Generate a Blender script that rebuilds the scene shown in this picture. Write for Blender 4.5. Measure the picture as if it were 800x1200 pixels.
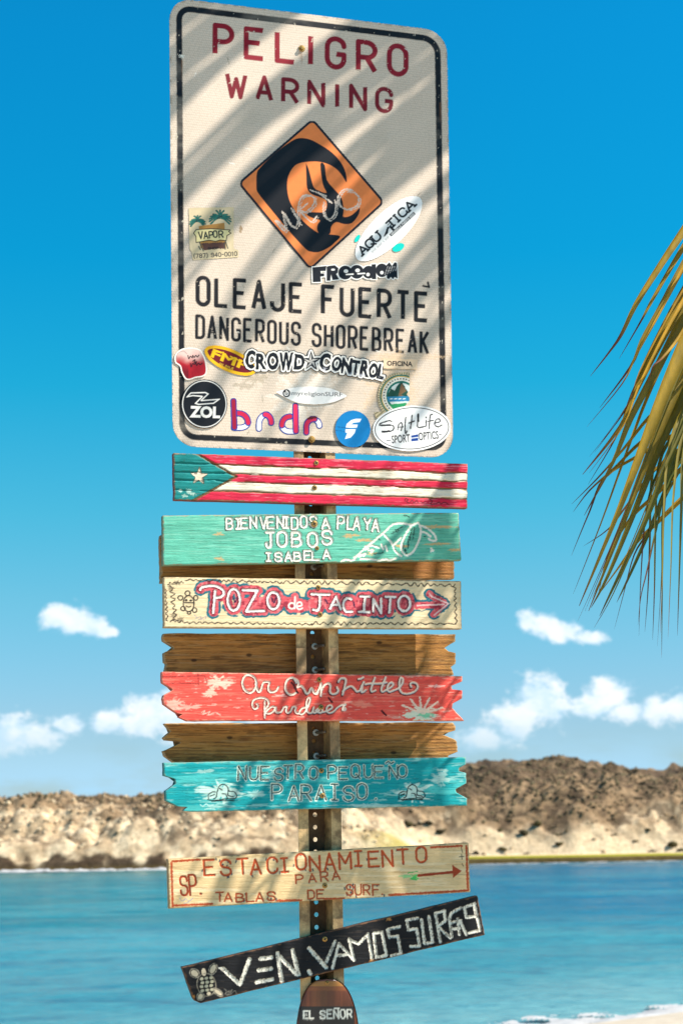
import bpy, math, random
import numpy as np
from mathutils import Matrix, Vector, Euler

# ------------------------------------------------------------------ camera, world, sun, exposure
for o in list(bpy.data.objects): bpy.data.objects.remove(o)
sc = bpy.context.scene
COL = sc.collection
CZ = 2.75                     # eye height above the water (sand under the post is 1.15)
PITCH, ROLL, FPX = math.radians(10.6), math.radians(-1.0), 2010.0
cam_d = bpy.data.cameras.new('camera'); cam = bpy.data.objects.new('camera', cam_d); COL.objects.link(cam)
RM = Euler((math.pi/2 + PITCH, 0, 0)).to_matrix() @ Matrix.Rotation(ROLL, 3, 'Z')
cam.matrix_world = Matrix.Translation((0, 0, CZ)) @ RM.to_4x4()
cam_d.sensor_fit = 'VERTICAL'; cam_d.sensor_height = 36.0; cam_d.lens = 36.0*FPX/1200.0
cam_d.clip_start = 0.1; cam_d.clip_end = 20000
cam_d.dof.use_dof = True; cam_d.dof.focus_distance = 3.66; cam_d.dof.aperture_fstop = 8.0
sc.camera = cam

YAW = math.radians(17.0)
U = np.array([math.cos(YAW), math.sin(YAW), 0.0]); N = np.array([math.sin(YAW), -math.cos(YAW), 0.0]); Z = np.array([0, 0, 1.0])
S = 0.62*U + 0.295*N + 0.725*Z; S = S/np.linalg.norm(S)       # direction towards the sun
SUN_EL = math.asin(S[2]); SUN_AZ = math.atan2(S[0], S[1])     # azimuth clockwise from +Y

def srgb(r, g, b):
    c = np.array([r, g, b], float)/255.0
    return np.where(c <= 0.04045, c/12.92, ((c+0.055)/1.055)**2.4)
def rgba(c): return (float(c[0]), float(c[1]), float(c[2]), 1.0)

sun_d = bpy.data.lights.new('sun', 'SUN'); sun = bpy.data.objects.new('sun', sun_d); COL.objects.link(sun)
sun_d.energy = 5.0; sun_d.angle = math.radians(0.55); sun_d.color = (1.0, 0.94, 0.87)
sun.rotation_euler = Vector(S).to_track_quat('Z', 'Y').to_euler()
sun.location = (8, -2, 12)

sc.view_settings.view_transform = 'Standard'; sc.view_settings.look = 'None'
sc.view_settings.exposure = 1.15; sc.view_settings.gamma = 1.0; sc.view_settings.use_curve_mapping = False

class NT:                                            # small node-tree helper
    def __init__(s, tree): s.t = tree; s.n = tree.nodes; s.l = tree.links
    def add(s, typ, **kw):
        nd = s.n.new(typ)
        for k, v in kw.items(): setattr(nd, k, v)
        return nd
    def link(s, a, b): s.l.new(a, b)
    def setin(s, sock, v):
        if isinstance(v, bpy.types.NodeSocket): s.l.new(v, sock)
        elif v is not None: sock.default_value = v
    def math(s, op, a, b=None, c=None, clamp=False):
        m = s.n.new('ShaderNodeMath'); m.operation = op; m.use_clamp = clamp
        s.setin(m.inputs[0], a); s.setin(m.inputs[1], b); s.setin(m.inputs[2], c)
        return m.outputs[0]
    def vmath(s, op, a, b=None):
        m = s.n.new('ShaderNodeVectorMath'); m.operation = op
        s.setin(m.inputs[0], a); s.setin(m.inputs[1], b)
        return m.outputs['Value'] if op in ('LENGTH', 'DOT_PRODUCT') else m.outputs[0]
    def mix(s, f, a, b, mode='MIX'):
        m = s.n.new('ShaderNodeMix'); m.data_type = 'RGBA'; m.blend_type = mode
        s.setin(m.inputs[0], f); s.setin(m.inputs[6], a); s.setin(m.inputs[7], b)
        return m.outputs[2]
    def noise(s, vec, scale, detail=4, rough=0.55, dist=0.0):
        m = s.n.new('ShaderNodeTexNoise'); s.setin(m.inputs['Vector'], vec)
        m.inputs['Scale'].default_value = scale; m.inputs['Detail'].default_value = detail
        m.inputs['Roughness'].default_value = rough; m.inputs['Distortion'].default_value = dist
        return m.outputs['Fac']
    def smooth(s, v, lo, hi, a=0.0, b=1.0):
        m = s.n.new('ShaderNodeMapRange'); m.interpolation_type = 'SMOOTHSTEP'
        s.setin(m.inputs[0], v)
        for i, x in enumerate((lo, hi, a, b)): m.inputs[1+i].default_value = x
        return m.outputs[0]
    def ramp(s, v, stops):
        m = s.n.new('ShaderNodeValToRGB'); s.setin(m.inputs[0], v)
        e = m.color_ramp.elements
        while len(e) < len(stops): e.new(0.5)
        for i, (p, c) in enumerate(stops): e[i].position = p; e[i].color = c
        return m.outputs[0]

def px_dir(px, py):
    d = RM @ Vector(((px-400)/FPX, -(py-600)/FPX, -1.0)); d.normalize(); return d

w = bpy.data.worlds.new('World'); sc.world = w; w.use_nodes = True
W = NT(w.node_tree); bg = W.n['Background']
sky = W.add('ShaderNodeTexSky', sky_type='NISHITA', sun_disc=False)
sky.sun_elevation = SUN_EL; sky.sun_rotation = SUN_AZ; sky.air_density = 1.0; sky.dust_density = 0.4; sky.ozone_density = 2.0
geo = W.add('ShaderNodeTexCoord'); D = geo.outputs['Generated']
sep = W.add('ShaderNodeSeparateXYZ'); W.link(D, sep.inputs[0])
az = W.math('ARCTAN2', sep.outputs[0], sep.outputs[1]); el = W.math('ARCSINE', sep.outputs[2])
elu = W.math('MULTIPLY', el, 2/math.pi, clamp=True)
gain = W.ramp(elu, [(0.0, (0.46, 0.60, 0.84, 1)), (0.04, (0.44, 0.63, 0.82, 1)), (0.086, (0.31, 0.73, 0.79, 1)), (0.118, (0.18, 0.79, 0.82, 1)), (0.165, (0.045, 0.82, 0.89, 1)), (0.212, (0.014, 0.81, 0.975, 1)), (0.29, (0.014, 0.83, 1.08, 1)), (1.0, (0.06, 0.66, 1.0, 1))])
skyc = W.mix(1.0, sky.outputs[0], gain, 'MULTIPLY')
comb = W.add('ShaderNodeCombineXYZ'); W.link(az, comb.inputs[0]); W.link(el, comb.inputs[1])
AE = comb.outputs[0]
CLOUDS = [(66,724,17,17),(84,726,20,20),(104,733,18,13),(124,741,14,6),(618,728,14,13),(636,733,20,15),(660,740,24,13),(686,746,20,9),(600,845,28,26),(628,822,32,28),(645,832,24,26),
          (715,812,28,22),(695,828,30,16),(735,835,26,14),(768,832,20,16),(800,826,24,20),(565,866,36,16),
          (14,866,40,22),(50,862,34,16),(76,850,22,15),(128,848,20,13),(176,832,30,22),(205,838,40,30),(165,850,34,16),(240,850,40,26),
          (330,855,50,24),(450,862,60,20),(880,835,50,24),(960,850,60,22),(-70,850,60,28),(-160,860,70,22)]
dens = None
for cx, cy, rx, ry in CLOUDS:
    d = px_dir(cx, cy); a0 = math.atan2(d.x, d.y); e0 = math.asin(d.z)
    v = W.vmath('SUBTRACT', AE, (a0, e0, 0)); v = W.vmath('MULTIPLY', v, (FPX/rx/1.3, FPX/ry/1.25, 0))
    q = W.math('SUBTRACT', 1.0, W.vmath('LENGTH', v))
    dens = q if dens is None else W.math('SMOOTH_MAX', dens, q, 0.25)
sc1 = W.vmath('MULTIPLY', AE, (1.0, 1.35, 0))
n1 = W.noise(sc1, 46, 6, 0.58, 0.3); n2 = W.noise(sc1, 200, 4, 0.6)
band = W.smooth(W.math('ABSOLUTE', W.math('SUBTRACT', el, 0.055)), 0.0, 0.07, 1.0, 0.0)   # scattered cumulus further round the horizon
gen = W.math('SUBTRACT', W.math('MULTIPLY', W.noise(sc1, 9, 3, 0.5), band), 0.62)
gen = W.math('MULTIPLY', gen, W.smooth(W.math('ABSOLUTE', az), 0.24, 0.5))
gen = W.math('SUBTRACT', W.math('MULTIPLY', gen, 5.0), W.smooth(W.math('ABSOLUTE', az), 0.24, 0.4, 2.0, 0.0))
dn = W.math('MAXIMUM', dens, gen)
raw = W.math('ADD', dn, W.math('MULTIPLY', W.math('SUBTRACT', n1, 0.5), 1.9))
raw = W.math('ADD', raw, W.math('MULTIPLY', W.math('SUBTRACT', n2, 0.5), 0.7))
alpha = W.smooth(raw, 0.05, 0.62)
low = W.smooth(el, 0.036, 0.072)                     # bases fade into the bluish bank of air
alpha = W.math('MULTIPLY', alpha, W.math('ADD', W.math('MULTIPLY', low, 0.66), 0.22))
off = W.vmath('ADD', sc1, (0.006, 0.010, 0))         # lit from the upper right
dn_off = W.noise(off, 46, 6, 0.58, 0.3)
lit = W.smooth(W.math('ADD', W.math('SUBTRACT', n1, dn_off), W.math('MULTIPLY', dn, 0.10)), -0.16, 0.20)
ccol = W.mix(lit, (4.3, 5.5, 6.5, 1), (6.4, 6.6, 6.7, 1))
bank = W.math('MULTIPLY', W.smooth(el, 0.015, 0.066, 1.0, 0.0), W.smooth(W.noise(W.vmath('MULTIPLY', AE, (1, 3, 0)), 14, 4, 0.55), 0.30, 0.62))
skyb = W.mix(W.math('MULTIPLY', bank, 0.7), skyc, (2.6, 4.9, 7.0, 1))
fin = W.mix(alpha, skyb, ccol)
W.link(fin, bg.inputs['Color']); bg.inputs['Strength'].default_value = 0.078

# ------------------------------------------------------------------ helpers
def tag(o, label=None, cat=None, group=None, kind=None):
    if label: o['label'] = label
    if cat: o['category'] = cat
    if group: o['group'] = group
    if kind: o['kind'] = kind
    return o
def empty(name, loc, label, cat, group=None):
    o = bpy.data.objects.new(name, None); COL.objects.link(o); o.location = tuple(loc); o.empty_display_size = 0.1
    return tag(o, label, cat, group)
def mesh_obj(name, verts, faces, m, parent=None, smooth=False, colors=None, label=None):
    """verts in world coordinates; made local to the parent's location."""
    V = np.asarray(verts, float).reshape(-1, 3)
    if parent is not None:
        off = np.zeros(3); p = parent
        while p is not None: off += np.array(p.location); p = p.parent
        V = V - off
    me = bpy.data.meshes.new(name)
    if isinstance(faces, np.ndarray):
        k = faces.shape[1]; nf = len(faces)
        me.vertices.add(len(V)); me.vertices.foreach_set('co', V.astype(np.float32).ravel())
        me.loops.add(nf*k); me.loops.foreach_set('vertex_index', faces.astype(np.int32).ravel())
        me.polygons.add(nf); me.polygons.foreach_set('loop_start', np.arange(0, nf*k, k, dtype=np.int32))
        me.polygons.foreach_set('loop_total', np.full(nf, k, np.int32)); me.update(calc_edges=True)
    else:
        me.from_pydata([tuple(v) for v in V], [], [tuple(f) for f in faces]); me.update()
    if smooth: me.polygons.foreach_set('use_smooth', np.ones(len(me.polygons), bool))
    if colors is not None:
        a = me.attributes.new('paint', 'FLOAT_COLOR', 'POINT')
        c = np.ones((len(V), 4), np.float32); c[:, :3] = np.asarray(colors).reshape(-1, 3); a.data.foreach_set('color', c.ravel())
    if m is not None: me.materials.append(m)
    o = bpy.data.objects.new(name, me); COL.objects.link(o)
    if parent is not None: o.parent = parent
    if label: o['label'] = label
    return o

# value noise on arrays
def _h(ix, iy, seed):
    n = (ix.astype(np.int64)*374761393 + iy.astype(np.int64)*668265263 + seed*974634777) & 0xffffffff
    n = ((n ^ (n >> 13))*1274126177) & 0xffffffff
    return ((n ^ (n >> 16)) & 0xffff)/65535.0
def vnoise(x, y, seed=0):
    x = np.asarray(x, float); y = np.asarray(y, float)
    ix = np.floor(x); iy = np.floor(y); fx = x-ix; fy = y-iy
    fx = fx*fx*(3-2*fx); fy = fy*fy*(3-2*fy)
    a = _h(ix, iy, seed); b = _h(ix+1, iy, seed); c = _h(ix, iy+1, seed); d = _h(ix+1, iy+1, seed)
    return (a*(1-fx)+b*fx)*(1-fy) + (c*(1-fx)+d*fx)*fy
def fbm(x, y, seed=0, octv=4, gain=0.5):
    s = 0; a = 1; t = 0
    for i in range(octv):
        s = s + a*vnoise(x*2**i, y*2**i, seed+i*17); t += a; a *= gain
    return s/t
def sstep(x, a, b):
    t = np.clip((x-a)/(b-a), 0, 1); return t*t*(3-2*t)

# ------------------------------------------------------------------ the plane of the signs
# Survey of the photograph: a point (px, py) of the picture, lying d metres in front of the post's face, in metres.
RMn = np.array(RM); C0 = np.array([0, 0, CZ])
def ray(px, py):
    px = np.asarray(px, float); py = np.asarray(py, float)
    v = np.stack([(px-400)/FPX, -(py-600)/FPX, -np.ones_like(px)], -1)
    return v @ RMn.T
_r = ray(375.0, 975.0); P0 = C0 + _r*(3.6/_r[1])
def survey(px, py, d=0.0):
    v = ray(px, py); t = ((P0 + N*0 - C0) @ N + np.asarray(d))/(v @ N)
    return C0 + v*t[..., None] if np.ndim(t) else C0 + v*t
PXM = 3.6/FPX      # metres per picture point at the signs

# ------------------------------------------------------------------ materials
def paint_mat(name, rough=0.6, grain=True, bump=0.25, spec=0.35, cells=False, metallic=0.0, gl=0.0):
    m = bpy.data.materials.new(name); m.use_nodes = True; T = NT(m.node_tree); b = T.n['Principled BSDF']
    at = T.add('ShaderNodeAttribute', attribute_name='paint'); tc = T.add('ShaderNodeTexCoord'); P = tc.outputs['Object']
    c = at.outputs['Color']
    if grain:
        st = T.vmath('MULTIPLY', P, (0.08, 0.3, 1.0))
        g = T.noise(st, 900, 4, 0.65); g2 = T.noise(P, 35, 4, 0.6)
        c = T.mix(1.0, c, T.ramp(g, [(0.25, (0.90, 0.89, 0.88, 1)), (0.75, (1.06, 1.06, 1.06, 1))]), 'MULTIPLY')
        c = T.mix(1.0, c, T.ramp(g2, [(0.3, (0.9, 0.9, 0.88, 1)), (0.7, (1.06, 1.06, 1.06, 1))]), 'MULTIPLY')
        bp = T.add('ShaderNodeBump'); bp.inputs['Strength'].default_value = bump; bp.inputs['Distance'].default_value = 0.002
        T.link(g, bp.inputs['Height']); T.link(bp.outputs[0], b.inputs['Normal'])
    if cells:
        vo = T.add('ShaderNodeTexVoronoi', feature='F1', voronoi_dimensions='2D'); vo.inputs['Scale'].default_value = 200; vo.inputs['Randomness'].default_value = 0.30
        uu = T.vmath('DOT_PRODUCT', P, (float(U[0]), float(U[1]), 0)); sp_ = T.add('ShaderNodeSeparateXYZ'); T.link(P, sp_.inputs[0])
        cb = T.add('ShaderNodeCombineXYZ'); T.link(T.math('ADD', uu, T.math('MULTIPLY', sp_.outputs[2], 0.5)), cb.inputs[0]); T.link(T.math('MULTIPLY', sp_.outputs[2], 0.9), cb.inputs[1]); T.link(cb.outputs[0], vo.inputs['Vector'])
        k = T.smooth(vo.outputs['Distance'], 0.15, 0.6)
        c = T.mix(1.0, c, T.ramp(k, [(0, (1.05, 1.05, 1.05, 1)), (1, (0.86, 0.85, 0.83, 1))]), 'MULTIPLY')
        g2 = T.noise(P, 9, 5, 0.6)
        c = T.mix(1.0, c, T.ramp(g2, [(0.3, (0.93, 0.92, 0.90, 1)), (0.7, (1.03, 1.03, 1.03, 1))]), 'MULTIPLY')
        T.setin(b.inputs['Roughness'], T.smooth(g2, 0.3, 0.7, rough-0.08, rough+0.1))
    else: b.inputs['Roughness'].default_value = rough
    T.link(c, b.inputs['Base Color']); b.inputs['Specular IOR Level'].default_value = spec; b.inputs['Metallic'].default_value = metallic
    return m
M_WOOD = paint_mat('painted_wood', 0.66, spec=0.2)
M_BARE = paint_mat('bare_weathered_wood', 0.78, bump=0.6, spec=0.2)
M_SHEET = paint_mat('reflective_sheeting', 0.5, grain=False, cells=True, spec=0.2)
M_STICK = paint_mat('vinyl_sticker', 0.4, grain=False, spec=0.22)
M_VARN = paint_mat('varnished_wood', 0.28, bump=0.1, spec=0.5)
M_GEN = paint_mat('plain_surface', 0.7, grain=False)

def metal_mat(name, col, rough, rust=0.0, metallic=0.85):
    m = bpy.data.materials.new(name); m.use_nodes = True; T = NT(m.node_tree); b = T.n['Principled BSDF']
    tc = T.add('ShaderNodeTexCoord'); P = tc.outputs['Object']
    n = T.noise(P, 18, 6, 0.65); n2 = T.noise(P, 140, 4, 0.6)
    f = T.smooth(n, 0.40, 0.62)
    c = T.mix(T.math('MULTIPLY', f, rust), rgba(col), rgba(srgb(70, 46, 26)))
    c = T.mix(1.0, c, T.ramp(n2, [(0.3, (0.75, 0.74, 0.72, 1)), (0.7, (1.1, 1.1, 1.1, 1))]), 'MULTIPLY')
    T.link(c, b.inputs['Base Color']); b.inputs['Metallic'].default_value = metallic
    T.setin(b.inputs['Roughness'], T.smooth(n, 0.3, 0.7, rough, rough+0.2))
    bp = T.add('ShaderNodeBump'); bp.inputs['Strength'].default_value = 0.3; bp.inputs['Distance'].default_value = 0.001
    T.link(n2, bp.inputs['Height']); T.link(bp.outputs[0], b.inputs['Normal'])
    return m
M_POST = metal_mat('weathered_galvanised_steel', srgb(204, 170, 116), 0.6, 0.7, 0.03)
M_WEB = metal_mat('shaded_rusty_steel', srgb(104, 76, 44), 0.7, 0.7, 0.03)  # base colour darkened for the shade inside the channel, with rust patches
M_BRASS = metal_mat('brass_screw', srgb(190, 150, 85), 0.35, 0.3, 0.9)
M_BOLT = metal_mat('zinc_bolt', srgb(170, 165, 155), 0.35, 0.4, 0.8)
M_ALU = metal_mat('aluminium_back', srgb(175, 178, 180), 0.4, 0.0, 0.8)

# ------------------------------------------------------------------ stroke letters
R_ = 1   # marks a rounded corner
GL = {
'A': [[(0,0),(.5,1),(1,0)],[(.17,.32),(.83,.32)]],
'B': [[(0,.53),(.9,.53,1),(.9,1,1),(0,1),(0,0),(1,0,1),(1,.53,1),(.5,.53)]],
'C': [[(1,.72),(1,1,1),(0,1,1),(0,0,1),(1,0,1),(1,.28)]],
'D': [[(0,0),(0,1),(1,1,1),(1,0,1),(0,0)]],
'E': [[(1,1),(0,1),(0,0),(1,0)],[(0,.53),(.8,.53)]],
'F': [[(1,1),(0,1),(0,0)],[(0,.53),(.8,.53)]],
'G': [[(1,.75),(1,1,1),(0,1,1),(0,0,1),(1,0,1),(1,.46),(.55,.46)]],
'H': [[(0,0),(0,1)],[(1,0),(1,1)],[(0,.5),(1,.5)]],
'I': [[(.5,0),(.5,1)]],
'i': [[(.5,0),(.5,1)],[(0,1),(1,1)],[(0,0),(1,0)]],
'J': [[(1,1),(1,0,1),(0,0,1),(0,.3)]],
'j': [[(.7,1),(.7,0,1),(.05,0,1),(.05,.3)],[(.1,1),(1.1,1)]],
'K': [[(0,0),(0,1)],[(1,1),(0,.42)],[(.3,.55),(1,0)]],
'L': [[(0,1),(0,0),(1,0)]],
'M': [[(0,0),(0,1),(.5,.35),(1,1),(1,0)]],
'N': [[(0,0),(0,1),(1,0),(1,1)]],
'O': [[(.5,1),(1,1,1),(1,0,1),(0,0,1),(0,1,1),(.5,1)]],
'P': [[(0,0),(0,1),(1,1,1),(1,.44,1),(0,.44)]],
'Q': [[(.5,1),(1,1,1),(1,0,1),(0,0,1),(0,1,1),(.5,1)],[(.6,.28),(1.05,-.08)]],
'R': [[(0,0),(0,1),(1,1,1),(1,.46,1),(0,.46)],[(.5,.46),(1,0)]],
'S': [[(1,.74),(1,1,1),(0,1,1),(0,.52,1),(1,.5,1),(1,0,1),(0,0,1),(0,.26)]],
'T': [[(0,1),(1,1)],[(.5,1),(.5,0)]],
'U': [[(0,1),(0,0,1),(1,0,1),(1,1)]],
'V': [[(0,1),(.5,0),(1,1)]],
'W': [[(0,1),(.26,0),(.5,.8),(.74,0),(1,1)]],
'X': [[(0,0),(1,1)],[(0,1),(1,0)]],
'Y': [[(0,1),(.5,.48),(1,1)],[(.5,.48),(.5,0)]],
'Z': [[(0,1),(1,1),(0,0),(1,0)]],
'0': [[(.5,1),(1,1,1),(1,0,1),(0,0,1),(0,1,1),(.5,1)]],
'1': [[(.2,.8),(.55,1),(.55,0)]],
'4': [[(.75,0),(.75,1),(0,.3),(1,.3)]],
'7': [[(0,1),(1,1),(.35,0)]],
'8': [[(.5,.53),(.95,.53,1),(.95,1,1),(.05,1,1),(.05,.53,1),(.5,.53),(1,.53,1),(1,0,1),(0,0,1),(0,.53,1),(.5,.53)]],
'9': [[(1,.5),(0,.5,1),(0,1,1),(1,1,1),(1,0,1),(0,0,1),(0,.22)]],
'(': [[(.8,1.1),(.3,.8,1),(.3,.2,1),(.8,-.1)]], ')': [[(.2,1.1),(.7,.8,1),(.7,.2,1),(.2,-.1)]],
'-': [[(.1,.5),(.9,.5)]], '.': [[(.4,.02),(.6,.02)]], "'": [[(.5,1),(.5,.75)]],
}
GW = {'I': .28, 'M': 1.15, 'W': 1.3, '.': .35, '(': .5, ')': .5, '-': .7, '1': .6, "'": .3, 'i': .62, ' ': .55, 'j': .8}
def round_path(pts, rad):
    out = []; P = [np.array(p[:2], float) for p in pts]; fl = [len(p) > 2 and p[2] for p in pts]
    n = len(P)
    for i in range(n):
        if not fl[i] or i in (0, n-1): out.append(P[i]); continue
        a, b, c = P[i-1], P[i], P[i+1]
        la, lc = np.linalg.norm(a-b), np.linalg.norm(c-b)
        ra = min(rad, la*(.5 if (i-1 > 0 and fl[i-1]) else .98)); rc = min(rad, lc*(.5 if (i+1 < n-1 and fl[i+1]) else .98))
        p = b+(a-b)/max(la, 1e-6)*ra; q = b+(c-b)/max(lc, 1e-6)*rc
        for k in range(7):
            t = k/6; th = t*math.pi/2
            out.append(b + (p-b)*(1-math.sin(th)) + (q-b)*(1-math.cos(th)))
    return np.array(out)
def smooth_path(pts, k=6):
    P = np.array(pts, float); n = len(P)
    if n < 3: return P
    out = []
    for i in range(n-1):
        p0 = P[max(i-1, 0)]; p1 = P[i]; p2 = P[i+1]; p3 = P[min(i+2, n-1)]
        for j in range(k):
            t = j/k
            out.append(.5*((2*p1)+(-p0+p2)*t+(2*p0-5*p1+4*p2-p3)*t*t+(-p0+3*p1-3*p2+p3)*t**3))
    out.append(P[-1]); return np.array(out)
def word(text, a, b, h, gap=.5, lw=None, slant=0, jit=0, seed=1, rad=None, up=None):
    """strokes of a word set on the base line a-b (picture points), letters h high"""
    rnd = random.Random(seed); a = np.array(a, float); b = np.array(b, float)
    ws = [GW.get(ch, 1.0) for ch in text]; tot = sum(ws)+gap*(len(text)-1)
    L = np.linalg.norm(b-a); e = (b-a)/L; u1 = L/tot
    upv = np.array([e[1], -e[0]]) if up is None else np.array(up, float)
    out = []; x = 0
    for ch, wd in zip(text, ws):
        if ch != ' ':
            jx, jy, jh = rnd.uniform(-jit, jit)*u1*.3, rnd.uniform(-jit, jit)*h*.12, 1+rnd.uniform(-jit, jit)*.12
            for st in GL[ch]:
                P = []
                for p in st:
                    fx = x+p[0]*wd; q = a + e*(fx*u1+jx) + upv*(p[1]*h*jh+jy) + e*slant*p[1]*h
                    P.append((q[0], q[1]) + ((1,) if len(p) > 2 else ()))
                out.append(round_path(P, (rad if rad else min(wd*u1*.52, h*.4))))
        x += wd+gap
    return out
def arc(cx, cy, rx, ry, a0=0, a1=360, rot=0, n=24):
    t = np.radians(np.linspace(a0, a1, n)); c, s = math.cos(math.radians(rot)), math.sin(math.radians(rot))
    x = rx*np.cos(t); y = ry*np.sin(t)
    return np.stack([cx+x*c-y*s, cy+x*s+y*c], -1)
def zm(pts, ox, oy, s): return [(ox+p[0]/s, oy+p[1]/s) for p in pts]
_tc = {}
def type_edges(text, a, b, h, slant=0, bold=0.0, up=None):
    """outline edges of set type on the base line a-b, capital height h (picture points)"""
    key = (text, bold)
    if key not in _tc:
        cu = bpy.data.curves.new('type', 'FONT'); cu.body = text; cu.offset = bold; cu.resolution_u = 3
        ob = bpy.data.objects.new('type', cu); COL.objects.link(ob); bpy.context.view_layer.update()
        me = ob.evaluated_get(bpy.context.evaluated_depsgraph_get()).to_mesh()
        V = np.array([v.co[:2] for v in me.vertices]); cnt = {}
        for f in me.polygons:
            for e in f.edge_keys: cnt[e] = cnt.get(e, 0)+1
        E = np.array([(V[i], V[j]) for (i, j), c in cnt.items() if c == 1])
        bpy.data.objects.remove(ob); bpy.data.curves.remove(cu)
        mn, mx = E.reshape(-1, 2).min(0), E.reshape(-1, 2).max(0)
        E = (E-mn)/np.array([mx[0]-mn[0], 0.70])
        _tc[key] = E
    E = _tc[key]; a = np.array(a, float); b = np.array(b, float); e = b-a; L = np.linalg.norm(e); en = e/L
    upv = np.array([en[1], -en[0]]) if up is None else np.array(up, float)
    return a + E[..., :1]*e + E[..., 1:]*upv*h + E[..., 1:]*slant*h*en
def poly_edges(P):
    P = np.array(P, float); return np.stack([P, np.roll(P, -1, 0)], 1)

# ------------------------------------------------------------------ painting canvas on a grid of picture points
class Canvas:
    def __init__(s, X, Y):
        s.X, s.Y = X, Y; s.c = np.zeros(X.shape+(3,)); s.h = np.zeros(X.shape)
    def fill(s, col, m=None):
        col = np.asarray(col)
        if m is None: s.c[...] = col
        else: s.c = s.c*(1-m[..., None]) + col*m[..., None]
    def dist(s, paths, reach, butt=0):
        D = np.full(s.X.shape, 1e3)
        for P in paths:
            P = np.asarray(P, float)[:, :2]; m = len(P)-1; closed = np.hypot(*(P[0]-P[-1])) < .3
            for i in range(m): s._seg(D, P[i], P[i+1], reach, 0 if closed or i else butt, 0 if closed or i < m-1 else butt)
        return D
    def _seg(s, D, p, q, reach, b0=0, b1=0):
        x0, x1 = min(p[0], q[0])-reach, max(p[0], q[0])+reach; y0, y1 = min(p[1], q[1])-reach, max(p[1], q[1])+reach
        if not hasattr(s, 'cx'): s.cxa, s.cxb = s.X.min(0), s.X.max(0); s.cya, s.cyb = s.Y.min(1), s.Y.max(1); s.cx = 1
        ii = np.nonzero((s.cxb >= x0) & (s.cxa <= x1))[0]; jj = np.nonzero((s.cyb >= y0) & (s.cya <= y1))[0]
        if len(ii) == 0 or len(jj) == 0: return
        sl = (slice(jj[0], jj[-1]+1), slice(ii[0], ii[-1]+1))
        X, Y = s.X[sl], s.Y[sl]; dx, dy = q[0]-p[0], q[1]-p[1]; L2 = dx*dx+dy*dy+1e-9
        t0 = ((X-p[0])*dx+(Y-p[1])*dy)/L2; t = np.clip(t0, 0, 1); d = np.hypot(X-p[0]-t*dx, Y-p[1]-t*dy)
        if b0 or b1:                # square-cut stroke ends
            L = math.sqrt(L2); perp = np.abs((X-p[0])*dy-(Y-p[1])*dx)/L
            if b0: d = np.where(t0 < 0, np.maximum(perp, -t0*L+b0), d)
            if b1: d = np.where(t0 > 1, np.maximum(perp, (t0-1)*L+b1), d)
        D[sl] = np.minimum(D[sl], d)
    def sdf(s, E, reach=8):
        """signed distance (negative inside) to an edge set"""
        E = np.asarray(E); D = np.full(s.X.shape, 1e3); ins = np.zeros(s.X.shape, bool)
        mn, mx = E.reshape(-1, 2).min(0)-reach, E.reshape(-1, 2).max(0)+reach
        s._seg(D, mn, mn, 0)
        ii = np.nonzero((s.cxb >= mn[0]) & (s.cxa <= mx[0]))[0]; jj = np.nonzero((s.cyb >= mn[1]) & (s.cya <= mx[1]))[0]
        if len(ii) == 0 or len(jj) == 0: return D
        sl = (slice(jj[0], jj[-1]+1), slice(ii[0], ii[-1]+1)); X, Y = s.X[sl], s.Y[sl]; IN = np.zeros(X.shape, bool)
        for p, q in E:
            s._seg(D, p, q, reach)
            if p[1] != q[1]:
                c = (p[1] > Y) != (q[1] > Y)
                IN ^= c & (X < (q[0]-p[0])*(Y-p[1])/(q[1]-p[1])+p[0])
        ins[sl] = IN
        return np.where(ins, -D, D)
    def stroke(s, paths, w, col, aa=.45, dry=0, seed=3, depth=0, mask=None, butt=False):
        D = s.dist(paths, w+3, w/2 if butt else 0)
        if dry: D = D + (fbm(s.X*.9, s.Y*.9, seed, 3)-.5)*dry
        m = sstep(D, w/2+aa, w/2-aa)
        if mask is not None: m = m*mask
        s.fill(col, m)
        if depth: s.h -= m*depth
        return m
    def area(s, E, col, aa=.4, grow=0, dry=0, seed=4):
        D = s.sdf(E)-grow
        if dry: D = D+(fbm(s.X*.8, s.Y*.8, seed, 3)-.5)*dry
        m = sstep(D, aa, -aa); s.fill(col, m); return m
    def nz(s, fx, fy, seed, o=4): return fbm(s.X*fx, s.Y*fy, seed, o)
    def splat(s, cx, cy, rx, ry, col, k=1.0, seed=5, fx=.25, fy=.8):
        d = np.hypot((s.X-cx)/rx, (s.Y-cy)/ry); a = np.arctan2(s.Y-cy, s.X-cx)
        v = 1-d + (vnoise(a*5, np.zeros_like(a), seed)-.5)*.7 + (s.nz(fx, fy, seed+2)-.5)*1.0
        m = sstep(v, .15, .45)*k; s.fill(col, m); return m

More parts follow.
